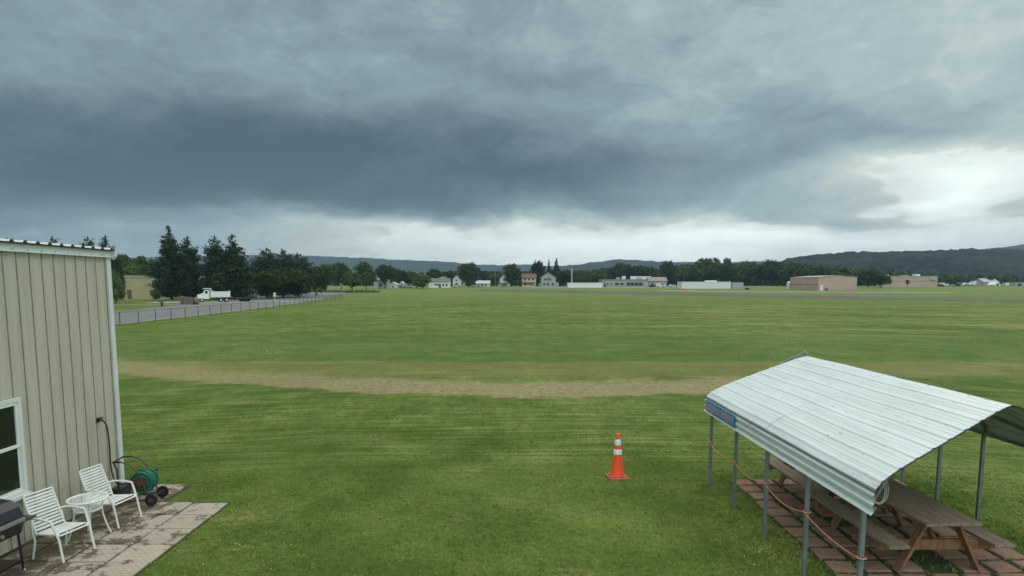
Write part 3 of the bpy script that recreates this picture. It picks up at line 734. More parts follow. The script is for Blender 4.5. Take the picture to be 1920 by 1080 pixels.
# gas grill
Gr = thing('gas_grill', 'black gas grill with hood and silver handle cut off by the left frame edge', 'grill', (-6.76, 7.98, .04), R(-4)); Gr.scale = (.9, .9, .92)
hd = [(-.26, .78), (.26, .78), (.275, .86), (.22, .99), (.11, 1.08), (-.06, 1.10), (-.20, 1.05), (-.26, .93)]
m_ = MB(); m_.extrude(hd, -.42, .30, lambda p, q, t: Vector((p, t, q))); m_.build('hood', BLACK, Gr)
m_ = MB(); m_.extrude([(-.24, .60), (.22, .60), (.27, .77), (-.26, .77)], -.42, .30, lambda p, q, t: Vector((p, t, q))); m_.build('firebox', BLACK, Gr)
m_ = MB(); m_.beam((.33, -.36, .83), (.33, .25, .83), .03, .05); m_.beam((.26, -.3, .83), (.33, -.3, .83), .02, .02); m_.beam((.26, .2, .83), (.33, .2, .83), .02, .02); m_.build('handle', CHROME, Gr)
m_ = MB(); m_.extrude([(-.22, 0), (.20, 0), (.25, .035), (.25, .05), (-.22, .05)], .31, .56, lambda p, q, t: Vector((p, t, .72+q))); m_.build('side_shelf', BLACK, Gr)
m_ = MB()
for k in range(2): MB().disc((.285, -.1-.25*k, .69), (1, 0, 0), .028, .04, 14).build('knob', CHROME, Gr)
for sx in (-1, 1):
    for sy_ in (-1, 1): MB().beam((sx*.20, -.06+sy_*.32, .62), (sx*.22, -.06+sy_*.34, .05), .035, .035).build('leg', BLACK, Gr)
m_ = MB(); m_.bb((-.2, -.4, .16), (.2, .28, .19)); m_.build('bottom_shelf', BLACK, Gr)
m_ = MB(); m_.beam((.23, -.4, .4), (.23, .29, .4), .02, .03); m_.build('crossbar', BLACK, Gr)
for sy_ in (-1, 1): m_ = MB(); m_.disc((.22, -.06+sy_*.34, .035), (0, 1, 0), .035, .03, 14); m_.build('caster', CHROME, Gr)
m_ = MB(); m_.lathe([(0, .20), (.11, .21), (.14, .26), (.14, .40), (.10, .46), (.04, .48), (.035, .52), (0, .52)], 18); o = m_.build('propane_tank', mat('grey_tank', (.30, .31, .32), .5), Gr); o.location = (-.0, -.1, 0)

# hose reel cart
HR = thing('hose_reel_cart', 'wheeled hose reel cart with coiled green hose at the building corner', 'hose reel', (-6.55, 11.03, .04), R(6)); HR.scale = (.92, .92, .95)
GRN = mat('green_hose', (.015, .19, .125), .4, var=.35, vscale=14)
RED = mat('rusty_red_steel', (.13, .045, .035), .7, var=.4, vscale=12)
BR = mat('bronze_frame', (.085, .075, .06), .5, .3, var=.3)
fm = MB()
for y in (-.21, .21):
    fm.tube([(-.34, y, .02), (-.34, y, .06), (.18, y, .10), (.26, y, .12)], .013)
    fm.tube([(.20, y, .13), (.10, y, .42), (.02, y, .62), (-.10, y, .76), (-.26, y, .82)], .013)
    fm.tube([(-.34, y, .03), (-.10, y, .42)], .011)
    fm.tube([(-.06, y, .06), (-.04, y, .42)], .011)
fm.tube([(-.34, -.21, .05), (-.34, .21, .05)], .012); fm.tube([(.26, -.26, .13), (.26, .26, .13)], .01)
fm.build('frame', BR, HR)
hn = MB(); hn.tube([(-.26, -.21, .82), (-.40, -.21, .82), (-.44, -.15, .80), (-.44, .15, .80), (-.40, .21, .82), (-.26, .21, .82)], .017); hn.tube([(-.44, -.12, .80), (-.36, -.17, .66), (-.34, -.20, .42), (-.33, -.21, .06)], .015); hn.build('handle', BLACK, HR)
dr = MB()
for y in (-.175, .175): dr = MB(); dr.disc((.04, y, .40), (0, 1, 0), .115, .012, 24); dr.build('drum_flange', RED, HR)
dr = MB(); dr.tube([(.04, -.22, .40), (.04, .22, .40)], .05, 12); dr.build('drum_axle', RED, HR)
hs = MB(); random.seed(3)
for L_ in range(3):
    for k in range(10):
        y = -.15+.3*(k+.5*(L_ % 2))/9.6; r_ = .13+.030*L_+random.uniform(-.004, .010)
        hs.torus((.04+random.uniform(-.01, .01), y, .40), (random.uniform(-.12, .12), 1, random.uniform(-.1, .1)), r_, .0135, 28, 6)
hs.torus((.05, .0, .41), (.5, 1, .25), .215, .013, 28, 6); hs.torus((.05, .04, .41), (-.45, 1, .1), .21, .013, 28, 6)
hs.build('coiled_hose', GRN, HR)
cr = MB(); cr.tube([(.04, .20, .40), (.04, .27, .40), (.14, .27, .52)], .008); cr.disc((.14, .31, .52), (0, 1, 0), .018, .09, 10); cr.build('crank', BLACK, HR)
for y in (-.26, .24):
    wh = MB(); wh.disc((.26, y, .11), (0, 1, 0), .108, .045, 26); o = wh.build('wheel', RUBBER, HR)
    rm = MB(); rm.disc((.26, y, .11), (0, 1, 0), .055, .05, 16); rm.build('rim', mat('dark_hub', (.05, .05, .05), .5), o)
lh = MB(); hp = [(WX+.13, sy+.01, sz-.04), (WX+.16, sy+.02, sz-.14), (WX+.18, sy+.02, sz-.45), (WX+.19, sy+.0, sz-.80), (WX+.24, sy-.03, sz-1.0), (WX+.34, sy-.10, sz-1.10), (WX+.46, sy-.16, sz-1.09), (-6.52, 10.80, .44)]
def smooth_path(P, n=6):
    P = [Vector(p) for p in P]; out = []
    for i in range(len(P)-1):
        a, b_, c, d = P[max(i-1, 0)], P[i], P[i+1], P[min(i+2, len(P)-1)]
        for k in range(n):
            t_ = k/n; out.append(.5*((2*b_)+(c-a)*t_+(2*a-5*b_+4*c-d)*t_*t_+(3*b_-a-3*c+d)*t_**3))
    return out+[P[-1]]
lh.tube(smooth_path(hp), .0125, 8); tag(lh.build('leader_hose', RUBBER), 'thin black hose hanging from the wall tap down to the reel cart', 'hose')
nz = MB(); nz.bb((WX+.035, 11.18, .04), (WX+.22, 11.5, .22))
tag(nz.build('storage_tub', mat('dark_tub', (.02, .02, .03), .5)), 'small dark tub on the ground behind the hose reel cart', 'tub')

# ------------------------------------------------------------------ traffic cone
C = thing('traffic_cone', 'orange traffic cone with two white reflective collars on the lawn', 'cone', (2.12, 12.55, .0), R(12))
m_ = MB(); m_.box((0, 0, .022), (.38, .38, .035)); m_.box((0, 0, .05), (.30, .30, .03)); m_.build('base', mat('dirty_orange', (.55, .16, .10), .7, var=.4, vscale=9), C)
R_ = lambda z: .142-(z-.05)*(.142-.033)/(.92-.05)
m_ = MB(); m_.lathe([(.150, .05), (.142, .07)]+[(R_(z), z) for z in (.2, .4, .6, .8, .905)]+[(.026, .92), (.02, .90)], 28); m_.build('cone_body', ORANGE, C)
for z0, z1 in ((.495, .60), (.68, .80)):
    m_ = MB(); m_.lathe([(R_(z0)+.0025, z0), (R_(z0)+.004, z0+.004), (R_(z1)+.004, z1-.004), (R_(z1)+.0025, z1)], 28); m_.build('reflective_collar', REFL, C)

# ------------------------------------------------------------------ carport shelter
x0, y0, yaw, cw, cl, ze, zs, zr, sk = 3.778, 12.32, .0175, 3.90, 5.68, 1.785, 1.42, 2.518, .343
cyw, syw = cos(yaw), sin(yaw)
def CP(u, v, z):                                   # u across, v from the far end towards the near end
    v2 = v-sk*u*(v/cl); return Vector((x0+u*cyw+v2*syw, y0+u*syw-v2*cyw, z))
S = thing('metal_carport', 'white ribbed metal carport on grey posts sheltering picnic tables', 'shelter', (0, 0, 0))
ROOFM = bpy.data.materials.new('white_roof_sheet'); ROOFM.use_nodes = True; g = G(ROOFM.node_tree); b = g.n['Principled BSDF']
x, y, z = g.xyz(g.pos())
zz = g.add(z, g.mul(x, .0))
st = g.noise(g.vec(g.mul(x, 9.), g.mul(y, .7), g.mul(z, 9.)), 1., 6., .65)
c = g.mix(g.map(st, .3, .7), (.63, .71, .705, 1), (.53, .61, .60, 1))
fl = g.noise(g.vec(g.mul(x, 7.), g.mul(y, 2.2), g.mul(z, 7.)), 2.6, 7., .75)
c = g.mix(g.mul(g.map(fl, .60, .68), .8), c, (.17, .14, .11, 1))
c = g.mix(g.mul(g.map(g.noise(g.pos(), 55., 3., .7), .66, .72), .5), c, (.25, .22, .19, 1))
ln_ = g.mul(g.map(g.noise(g.vec(g.mul(x, 30.), g.mul(y, .55), 3.), 1., 4., .6), .60, .70), g.map(g.noise(g.vec(g.mul(x, 1.5), g.mul(y, 5.), 8.), 1., 6., .7), .46, .60))
c = g.mix(g.mul(ln_, .65), c, (.20, .175, .15, 1))
g.l.new(c, b.inputs['Base Color']); b.inputs['Roughness'].default_value = .42
# roof cross-section as (u, z)
def slope_pts():
    pts = []
    L_ = sqrt((cw/2)**2+(zr-ze)**2); ax = (cw/2/L_, (zr-ze)/L_); nn_ = (-ax[1], ax[0])
    pitch = .247; s_ = .0; k = 0
    pts.append((0, -.03)); pts.append((.010, .0))
    s_ = .10
    while s_ < L_-.06:
        for o, h_ in ((-.030, 0), (-.010, .010), (.010, .010), (.030, 0), (pitch*.36, 0), (pitch*.40, .004), (pitch*.44, 0), (pitch*.62, 0), (pitch*.66, .004), (pitch*.70, 0)):
            if s_+o < L_-.03: pts.append((s_+o, h_))
        s_ += pitch
    pts.append((L_-.02, 0)); pts.append((L_, .006))
    out = []
    for d, h_ in pts:
        drop = .085*math.exp(-max(d, 0)/.13)       # rolled shoulder at the eave
        out.append((d*ax[0]+nn_[0]*h_, ze+d*ax[1]+nn_[1]*h_-drop + (-.03*math.exp(-(L_-d)/.12))))
    return out
left = slope_pts()
def sheet(mb, prof, v0, v1, th=.004, off=0.):
    n = len(prof); m = 7
    V = [CP(u, v0+(v1-v0)*j/(m-1), z+off+.004*sin(j*1.3+u*2)) for j in range(m) for u, z in prof]
    F = [(j*n+i, (j+1)*n+i, (j+1)*n+i+1, j*n+i+1) for j in range(m-1) for i in range(n-1)]
    mb.poly(V, F); V2 = [v+Vector((0, 0, -th)) for v in V]
    mb.poly(V2, [f[::-1] for f in F])
    for j in (0, m-1):
        mb.poly([V[j*n+i] for i in range(n)]+[V2[j*n+i] for i in range(n)], [(i, i+1, n+i+1, n+i) for i in range(n-1)])
right = [(cw-u, z) for u, z in left][::-1]
vm = cl*.49
for nm, prof in (('roof_sheet', left), ('roof_sheet', right)):
    for v0, v1, off in ((0, vm+.05, .004), (vm, cl, -.002)):
        mb = MB(); sheet(mb, prof, v0, v1, off=off); mb.build(nm, ROOFM, S)
UNDER = BLACK
def skirt_prof(u, sgn):
    pts = []; z = ze-.105
    seq = [(z, 0)]
    zz = z-.05
    while zz > zs+.06:
        seq += [(zz+.026, 0), (zz+.012, .022), (zz-.012, .022), (zz-.026, 0)]; zz -= .105
    seq += [(zs+.035, 0), (zs+.012, .03), (zs, .034)]
    return [(u+sgn*o, q) for q, o in seq]
for u, sgn in ((.0, -1), (cw, 1)):
    mb = MB(); pr = skirt_prof(u, sgn); n = len(pr)
    for th in (0, .004):
        V = [CP(uu-sgn*th, v, z) for v in (0, vm, cl) for uu, z in pr]
        F = [(j*n+i, j*n+i+1, (j+1)*n+i+1, (j+1)*n+i) for j in range(2) for i in range(n-1)]
        mb.poly(V, F if (sgn < 0) == (th == 0) else [f[::-1] for f in F])
    mb.build('side_panel', ROOFM, S)
for u in (-.003, cw+.003): MB().beam(CP(u, .0, ze-.098), CP(u, cl, ze-.098), .018, .012).build('edge_strip', mat('dark_edge', (.09, .085, .085), .7), S)
for e_, off in ((0, -.012), (cl, .012)):
    mb = MB(); mb.tube([CP(u, e_+off, z-.006) for u, z in left+right], .009, 5); mb.build('gable_trim', mat('dark_trim', (.035, .03, .04), .6), S)
NP = 5
for side, u in ((0, .045), (1, cw-.045)):
    for i in range(NP):
        v = .27+i*(cl-.52)/(NP-1)
        p = MB(); a, b_ = CP(u, v, -.05), CP(u, v, ze-.18); p.beam(a, b_, .048, .048, (0, 1, 0)); p.build('post', STEEL, S)
        bw = MB(); P = [CP(u, v, ze-.20), CP(u+(.13 if side == 0 else -.13), v, ze-.045), CP(cw/2, v, zr-.085)]
        bw.beam(P[0], P[1], .05, .05); bw.beam(P[1], P[2], .05, .05); bw.build('rafter', STEEL, S)
        if i in (0, NP-1):
            b2 = MB(); b2.beam(CP(u, v, ze-.45), CP(u+(.45 if side == 0 else -.45), v, ze+.13), .035, .035); b2.build('brace', STEEL, S)
mb = MB(); mb.tube([CP(cw/2-.5, -.06, zr-.18), CP(cw/2, -.10, zr+.045)], .014, 6); mb.tube([CP(cw/2, -.12, zr+.05), CP(cw/2, .03, zr+.02)], .014, 6); mb.build('ridge_rod', STEEL, S)
for u in (.045, cw-.045): MB().beam(CP(u, .05, zs+.05), CP(u, cl-.05, zs+.05), .04, .04).build('eave_rail', STEEL, S)

# banner on the side panel
BN = thing('banner', 'small blue banner with pinkish lettering on the carport side panel', 'banner', (0, 0, 0))
v0, v1 = .12, 1.66; zt_, zb_ = ze-.125, zs+.045
mb = MB(); uo = -.030
P = [CP(uo, v0, zb_), CP(uo, v1, zb_), CP(uo, v1, zt_), CP(uo, v0, zt_)]; Q = [p+Vector((.006, 0, 0)) for p in P]
mb.poly(P+Q, [(0, 1, 2, 3), (7, 6, 5, 4), (0, 4, 5, 1), (1, 5, 6, 2), (2, 6, 7, 3), (3, 7, 4, 0)]); mb.build('sheet', mat('sky_blue_vinyl', (.05, .36, .62), .5, var=.25, vscale=2), BN)
mb = MB()
for a, b_, c, d in ((v0, v1, zb_, zb_+.014), (v0, v1, zt_-.014, zt_), (v0, v0+.02, zb_+.014, zt_-.014), (v1-.02, v1, zb_+.014, zt_-.014)):
    mb.poly([CP(uo-.004, q, r_) for q, r_ in ((a, c), (b_, c), (b_, d), (a, d))], [(0, 1, 2, 3)])
mb.build('border', mat('dark_blue_vinyl', (.02, .12, .28), .5), BN)
def text_mesh(txt, size, offset, m, dist, parent, name):
    cu = bpy.data.curves.new('t', 'FONT'); cu.body = txt; cu.size = size; cu.offset = offset; cu.align_x = 'CENTER'; cu.align_y = 'CENTER'; cu.space_character = 1.02
    o = bpy.data.objects.new('t', cu); COL.objects.link(o); bpy.context.view_layer.update()
    dg = bpy.context.evaluated_depsgraph_get(); me = bpy.data.meshes.new_from_object(o.evaluated_get(dg)); bpy.data.objects.remove(o)
    wmax = max(v.co.x for v in me.vertices)-min(v.co.x for v in me.vertices); kx = (v1-v0-.12)/wmax
    for v in me.vertices:
        s_ = v.co.x*kx; v.co = CP(uo-dist, (v0+v1)/2+s_, (zt_+zb_)/2+.004+v.co.y*1.15+.012*sin(s_*4))
    me.materials.clear(); me.materials.append(m); me.name = name; return mesh_part(name, me, parent)
text_mesh('Sailplane School', .16, .005, mat('pale_lettering', (.62, .72, .80), .5), .0045, BN, 'lettering_outline')
text_mesh('Sailplane School', .16, .0, mat('red_lettering', (.62, .12, .14), .5), .0065, BN, 'lettering')

# rope between the posts
pp = []
for i in range(NP): pp.append(CP(-.0, .27+i*(cl-.52)/(NP-1), (.87, .86, .89, .90, .84)[i]))
path = []
for i, (a, b_) in enumerate(zip(pp, pp[1:])):
    sag = (.07, .09, .10, .05)[i]
    for k in range(10): t_ = k/10; q = a.lerp(b_, t_); q.z -= sag*4*t_*(1-t_); path.append(q)
path.append(pp[-1])
mb = MB(); mb.tube(path, .0085, 6)
for p in pp: mb.torus(p+Vector((.045, 0, 0)), (0, 0, 1), .045, .010, 12, 5)
tag(mb.build('rope', ROPE), 'pinkish orange rope strung along the left posts of the carport', 'rope')
mb = MB(); c0 = CP(.22, cl-.14, ze-.05); random.seed(5)
for k in range(3):
    P = [c0+Vector((-.04+.06*sin(a)*(1+.3*k)+.02*k, .03*k, -.13+.12*cos(a)*(1+.16*k))) for a in [i*2*pi/16 for i in range(17)]]; mb.tube(P, .0045, 5)
tag(mb.build('cord', CORD), 'loop of pale cord hanging from the near eave of the carport', 'cord')

# pavers under the carport
random.seed(21)
PAV = stone_mat('red_pavers', (.27, .15, .105), (.38, .25, .19), (.07, .055, .035), False, (.55, .75))
mb = MB(); r = 0; yy = 12.35
while yy > 6.6:
    off = 0
    xx = 4.35+off+random.uniform(-.03, .03)
    while xx < 7.3:
        w_ = .345+random.uniform(-.02, .02); dpt = .335+random.uniform(-.02, .02)
        if random.random() > (.05 if xx < 7 else .25): slab(mb, xx, yy-dpt, xx+w_, yy, -.02, .04+random.uniform(-.008, .008), .02, .07, .014)
        xx += w_+.065+random.uniform(0, .045)
    yy -= .415; r += 1
tag(mb.build('paving', PAV), kind='structure')
mb = MB(); mb.poly([(4.3, 6.5, .010), (7.3, 6.5, .010), (7.3, 12.4, .010), (4.3, 12.4, .010)], [(0, 1, 2, 3)])
tag(mb.build('paving_soil', mat('mossy_soil', (.045, .05, .022), 1., vcol=(.035, .07, .018), vscale=3, bump=.8, bscale=25, bdist=.03)), kind='structure')

# picnic tables
def picnic(loc, rz, label):
    t = thing('picnic_table', label, 'picnic table', loc, rz, 'wooden picnic tables end to end under the carport')
    L_ = 2.12
    m_ = MB()
    for k in range(5): m_.box((-.30+.15*k, 0, .745), (.142, L_, .038))
    m_.build('table_top', WOOD, t)
    for s_ in (-1, 1): m_ = MB(); m_.box((s_*.635, 0, .445), (.135, L_, .038)); m_.box((s_*.775, 0, .445), (.135, L_, .038)); m_.build('bench_seat', WOOD, t)
    for y in (-L_/2+.26, L_/2-.26):
        for s_ in (-1, 1): MB().beam((s_*.20, y, .722), (s_*.56, y, .0), .042, .13, (0, 1, 0)).build('leg', WOODR, t)
        MB().beam((-.83, y+.045, .36), (.83, y+.045, .36), .042, .14).build('crossbeam', WOODR, t)
        MB().beam((-.34, y+.045, .675), (.34, y+.045, .675), .042, .09).build('cleat', WOODR, t)
    for s_ in (-1, 1): MB().beam((0, s_*(L_/2-.32), .37), (0, s_*.28, .71), .09, .04, (1, 0, 0)).build('brace', WOODR, t)
    return t
pt = picnic((5.72, 9.10, .03), R(2), 'nearer picnic table, its end sticking out of the carport')
copy_tree(pt, (5.75, 11.26, .03), R(1), 'farther picnic table, mostly hidden beneath the carport roof')

# ------------------------------------------------------------------ chain link fence
F_ = thing('chain_link_fence', 'low chain link fence along the road at the left', 'fence', (0, 0, 0))
def fence_x(y): return -36.3-(y-59)*.012-max(0, y-100)*.06-max(0, y-130)*.02
FM = mat('fence_steel', (.10, .10, .095), .6, .3, var=.3)
yy = 47.; posts = []
while yy < 158: posts.append((fence_x(yy), yy)); yy += 3.05
for px_, py_ in posts: MB().tube([(px_, py_, -.1), (px_, py_, 1.24)], .038, 6).build('post', FM, F_)
MB().tube([(a, b_, 1.22) for a, b_ in posts], .022, 5).build('top_rail', FM, F_)
NET = bpy.data.materials.new('chain_link'); NET.use_nodes = True; g = G(NET.node_tree); b = g.n['Principled BSDF']
b.inputs['Base Color'].default_value = (.22, .22, .21, 1); b.inputs['Metallic'].default_value = .4; b.inputs['Roughness'].default_value = .5
x, y, z = g.xyz(g.pos()); k_ = 12.
l1 = g.m('ABSOLUTE', g.sub(g.m('FRACT', g.mul(g.add(y, z), k_)), .5)); l2 = g.m('ABSOLUTE', g.sub(g.m('FRACT', g.mul(g.sub(y, z), k_)), .5))
g.put(b.inputs['Alpha'], g.m('GREATER_THAN', g.m('MAXIMUM', l1, l2), .46))
mb = MB(); n = len(posts); mb.poly([(a, b_, .04) for a, b_ in posts]+[(a, b_, 1.2) for a, b_ in posts], [(i, i+1, n+i+1, n+i) for i in range(n-1)]); mb.build('mesh_panel', NET, F_)
F2 = thing('end_fence', 'short weathered board fence where the road fence ends', 'fence', (0, 0, 0))
for k in range(5): MB().bb((-42.2-k*.9, 158+k*3.2, 0), (-42.05-k*.9, 158.15+k*3.2, 1.5)).build('post', WOOD, F2)
MB().beam((-42.1, 158, 1.1), (-45.7, 170.8, 1.1), .05, .15).build('rail', WOOD, F2)

# ------------------------------------------------------------------ generic far building
def X(px, D): return (px-960)/1200*(D*.9945+.3)
def Z(py, D): return H+(531-py)/1213*D
def win_quad(parent, x, y, z, w_, h_, name='window', m=DARKW, fy=-1):
    o = MB().bb((x-w_/2, y-.06, z-h_/2), (x+w_/2, y+.05, z+h_/2)).build(name, m, parent); return o
def house(name, label, cat, px0, px1, D, ywall, ytop, wallm, roofm, depth=8., ridge='x', wins=(), door=None, group=None, base=None, over=.35, rz=0.):
    z0 = ground_z(D) if base is None else base
    xa, xb = X(px0, D), X(px1, D); cx = (xa+xb)/2; w_ = xb-xa
    zw, zt = Z(ywall, D)-z0, Z(ytop, D)-z0
    t = thing(name, label, cat, (cx, D, z0), rz, group)
    m_ = MB()
    if ridge == 'x':
        m_.poly([(sx*w_/2, yy_, z_) for sx in (-1, 1) for yy_, z_ in ((0, -.3), (depth, -.3), (depth, zw), (depth/2, zt-.05), (0, zw))], [(0, 1, 2, 3, 4), (9, 8, 7, 6, 5), (0, 4, 9, 5), (1, 6, 7, 2)])
        m_.build('wall', wallm, t); r = MB()
        for a, b_ in ((-over, depth/2), (depth+over, depth/2)):
            za = zw-over*(zt-zw)/(depth/2)
            r.poly([(-w_/2-over, a, za), (w_/2+over, a, za), (w_/2+over, b_, zt), (-w_/2-over, b_, zt), (-w_/2-over, a, za+.18), (w_/2+over, a, za+.18), (w_/2+over, b_, zt+.18), (-w_/2-over, b_, zt+.18)],
                   [(4, 5, 6, 7), (3, 2, 1, 0), (0, 1, 5, 4), (1, 2, 6, 5), (3, 0, 4, 7)])
        r.build('roof', roofm, t)
    elif ridge == 'y':
        m_.poly([(x_, yy_, z_) for yy_ in (0, depth) for x_, z_ in ((-w_/2, -.3), (w_/2, -.3), (w_/2, zw), (0, zt-.05), (-w_/2, zw))], [(0, 1, 2, 3, 4), (9, 8, 7, 6, 5), (1, 6, 7, 2), (0, 4, 9, 5)])
        m_.build('wall', wallm, t); r = MB(); za = zw-over*(zt-zw)/(w_/2)
        for s_ in (-1, 1):
            r.poly([(s_*(w_/2+over), -over, za), (s_*(w_/2+over), depth+over, za), (0, depth+over, zt), (0, -over, zt), (s_*(w_/2+over), -over, za+.18), (s_*(w_/2+over), depth+over, za+.18), (0, depth+over, zt+.18), (0, -over, zt+.18)],
                   [(4, 5, 6, 7), (3, 2, 1, 0), (0, 1, 5, 4), (1, 2, 6, 5), (3, 0, 4, 7)])
        r.build('roof', roofm, t)
    else:
        m_.bb((-w_/2, 0, -.3), (w_/2, depth, zw)); m_.build('wall', wallm, t)
        MB().bb((-w_/2-.1, -.1, zw), (w_/2+.1, depth+.1, zt)).build('roof', roofm, t)
    for q in wins:
        u, v, ww, hh = q[:4]; win_quad(t, -w_/2+u*w_, 0, v*zw, ww, hh, *(q[4:]))
    if door: win_quad(t, -w_/2+door[0]*w_, 0, door[2]/2-.05, door[1], door[2], 'door', door[3] if len(door) > 3 else DARKW)
    return t
# tan building behind the pines
tb = house('tan_metal_building', 'tan metal building with low grey roof left of the tallest pine', 'building', 226, 300, 160, 520.5, 516.5, YSTEEL, mat('pale_fascia', (.34, .33, .31), .7), 25, 'flat', door=(.23, 1.1, 2.3, mat('brown_door', (.13, .09, .07), .7)))
win_quad(tb, -4.9+1.2, -.02, 2.1, .55, .45, 'notice', HWHITE)
MB().tube([(2.8, 3, 5.), (2.8, 3, 7.6)], .16, 8).build('vent_pipe', MATS['pale_fascia'], tb)
house('tan_storage_building', 'low yellowish building glimpsed behind the pines and truck', 'building', 330, 480, 176, 541, 538, YSTEEL, MATS['pale_fascia'], 12, 'flat', wins=((.2, .5, 2, 2), (.5, .5, 2.5, 2), (.75, .5, 2, 2)))
# far houses, left to right
sh = house('tall_shed', 'tall grey shed with a bright white metal roof among trees', 'shed', 709, 726, 300, 524, 516, HGREY, WHITE, 7, 'x', wins=((.3, .4, 1., 1.2), (.7, .6, .8, .8)))
MB().bb((-3.6, -2.2, -.2), (-1.6, .0, 3.2)).build('lean_to', HLGREY, sh)
house('white_barn', 'small white barn with rounded roof right of the tall grey shed', 'barn', 730, 744, 310, 533.5, 529.5, HWHITE, WHITE, 6, 'y', wins=((.5, .4, .8, .8),))
house('small_shed', 'tiny white-roofed shed among the parked vehicles', 'shed', 749, 757, 315, 532, 528, HLGREY, WHITE, 4, 'y', door=(.5, .9, 1.2))
hw_ = house('white_house', 'big white house with grey roofs right of the light green tree', 'house', 804, 842, 320, 528, 522, HWHITE, ROOFG, 8, 'x', wins=((.38, .5, 2.2, .7), (.72, .45, .8, 1.1), (.88, .45, .8, 1.1)), door=(.55, 1., 2.))
a = MB(); a.poly([(x_, y_, z_) for y_ in (3.5, 11) for x_, z_ in ((-2, 2), (5, 2), (5, 4.3), (1.5, 5.6), (-2, 4.3))], [(0, 1, 2, 3, 4), (9, 8, 7, 6, 5), (1, 6, 7, 2), (0, 4, 9, 5)]); a.build('upper_storey', HWHITE, hw_)
a = MB()
for s_ in (-1, 1): a.poly([(1.5+s_*3.9, 3.2, 4.15), (1.5+s_*3.9, 11.3, 4.15), (1.5, 11.3, 5.7), (1.5, 3.2, 5.7), (1.5+s_*3.9, 3.2, 4.3), (1.5+s_*3.9, 11.3, 4.3), (1.5, 11.3, 5.85), (1.5, 3.2, 5.85)], [(4, 5, 6, 7), (0, 1, 5, 4), (3, 0, 4, 7), (3, 2, 1, 0)])
a.build('upper_roof', ROOFG, hw_); win_quad(hw_, 1.5, 3.5, 4.2, 1., .9)
house('narrow_white_house', 'narrow pale house half hidden by the large round tree', 'house', 849, 863, 360, 523, 516, HWHITE, ROOFG, 8, 'y', wins=((.5, .35, 1, 1.3), (.5, .8, 1, 1)))
lo = house('low_white_house', 'low white house with pale sloping roof left of the utility pole', 'house', 893, 918, 370, 531.5, 526.5, HWHITE, mat('pale_blue_roof', (.42, .46, .50), .7), 8, 'x', wins=((.25, .45, 1., .9), (.7, .45, 1., .9)), door=(.45, .9, 1.7))
n8 = house('gabled_house', 'small white gabled house with front porch left of the second round tree', 'house', 937, 953, 350, 522, 514, HWHITE, ROOFG, 7, 'y', wins=((.5, .82, .9, 1.),))
MB().bb((-2.9, -2., 1.9), (2.9, .0, 2.15)).build('porch_roof', ROOFG, n8)
for q in (-2.6, 0, 2.6): MB().bb((q-.1, -1.9, 0), (q+.1, -1.7, 1.9)).build('porch_post', HWHITE, n8)
win_quad(n8, 0, -.02, 1., 1.6, 1.3)
n9 = house('tan_house', 'cream house with brown hipped roof and porch', 'house', 979, 1005, 355, 521, 513.5, HTAN, ROOFB, 8, 'x', wins=((.2, .82, 1., 1.1), (.5, .82, 1., 1.1), (.8, .82, 1., 1.1), (.25, .3, 1.4, 1.), (.65, .3, 1.4, 1.)))
MB().bb((-4, -2.2, 2.3), (3.2, -.05, 2.55)).build('porch_roof', ROOFB, n9); MB().bb((-3.8, -2.1, -.3), (3., -1.9, .75)).build('porch_wall', HTAN, n9)
for q in (-3.7, -1.2, 1.1, 2.9): MB().bb((q-.12, -2.1, .75), (q+.12, -1.9, 2.3)).build('porch_post', HTAN, n9)
n10 = house('grey_house', 'grey gambrel-fronted house beside the spruces', 'house', 1015, 1042, 350, 520.5, 511.5, HGREY, mat('light_roof', (.30, .32, .33), .8), 9, 'y', wins=((.25, .80, 1., 1.), (.42, .80, 1., 1.), (.62, .80, 1., 1.), (.2, .3, 1., 1.2), (.45, .3, 1.2, 1.2), (.8, .3, 1.2, 1.2)))
win_quad(n10, 0, -.02, 4.9, .8, .7)
MB().bb((3.9, 1, -.3), (5.6, 7, 2.4)).build('side_porch', HGREY, n10); MB().bb((-5.2, 2, -.3), (-3.9, 6, 1.9)).build('side_porch', HGREY, n10)
def pole(name, label, px, D, ytop, m, r_=.12, arms=True):
    z0 = ground_z(D); t = thing(name, label, 'pole', (X(px, D), D, z0)); h = Z(ytop, D)-z0
    MB().tube([(0, 0, -.3), (0, 0, h)], r_, 8, r_*.75).build('shaft', m, t)
    if arms: MB().bb((-1., -.06, h-.7), (1., .06, h-.56)).build('crossarm', m, t)
pole('utility_pole', 'thin utility pole between the low white house and the gabled house', 929, 345, 505, mat('pole_wood', (.20, .19, .17), .9), .12)
pole('flagpole', 'bare white pole above the white tarp shed', 1072, 335, 503, WHITE, .2, False)
house('white_tarp_shed', 'long low white shed left of the terminal building', 'shed', 1065, 1129, 325, 531.5, 530, WHITE, WHITE, 6, 'flat')
tm = house('terminal_building', 'long low grey terminal building with roof units', 'building', 1129, 1215, 345, 527, 523.5, HLGREY, mat('blue_grey_fascia', (.20, .22, .25), .7), 14, 'flat', wins=((.12, .5, .8, 1.), (.2, .5, .6, .9), (.32, .5, 2., 1.2), (.43, .5, 1.8, 1.1), (.57, .5, 2., 1.7), (.66, .5, 2., 1.7), (.75, .5, 2., 1.7), (.84, .5, 2., 1.7)), door=(.06, 1., 2.))
for k, (u, ww) in enumerate(((-4.2, 1.8), (-1.0, 1.7), (3.6, 2.2), (7.4, 2.2))): MB().bb((u, 3, Z(523.5, 345)-ground_z(345)), (u+ww, 6, Z(523.5, 345)-ground_z(345)+(1., 1.6, 1.6, 1.)[k])).build('roof_unit', WHITE if k in (1, 2) else HLGREY, tm)
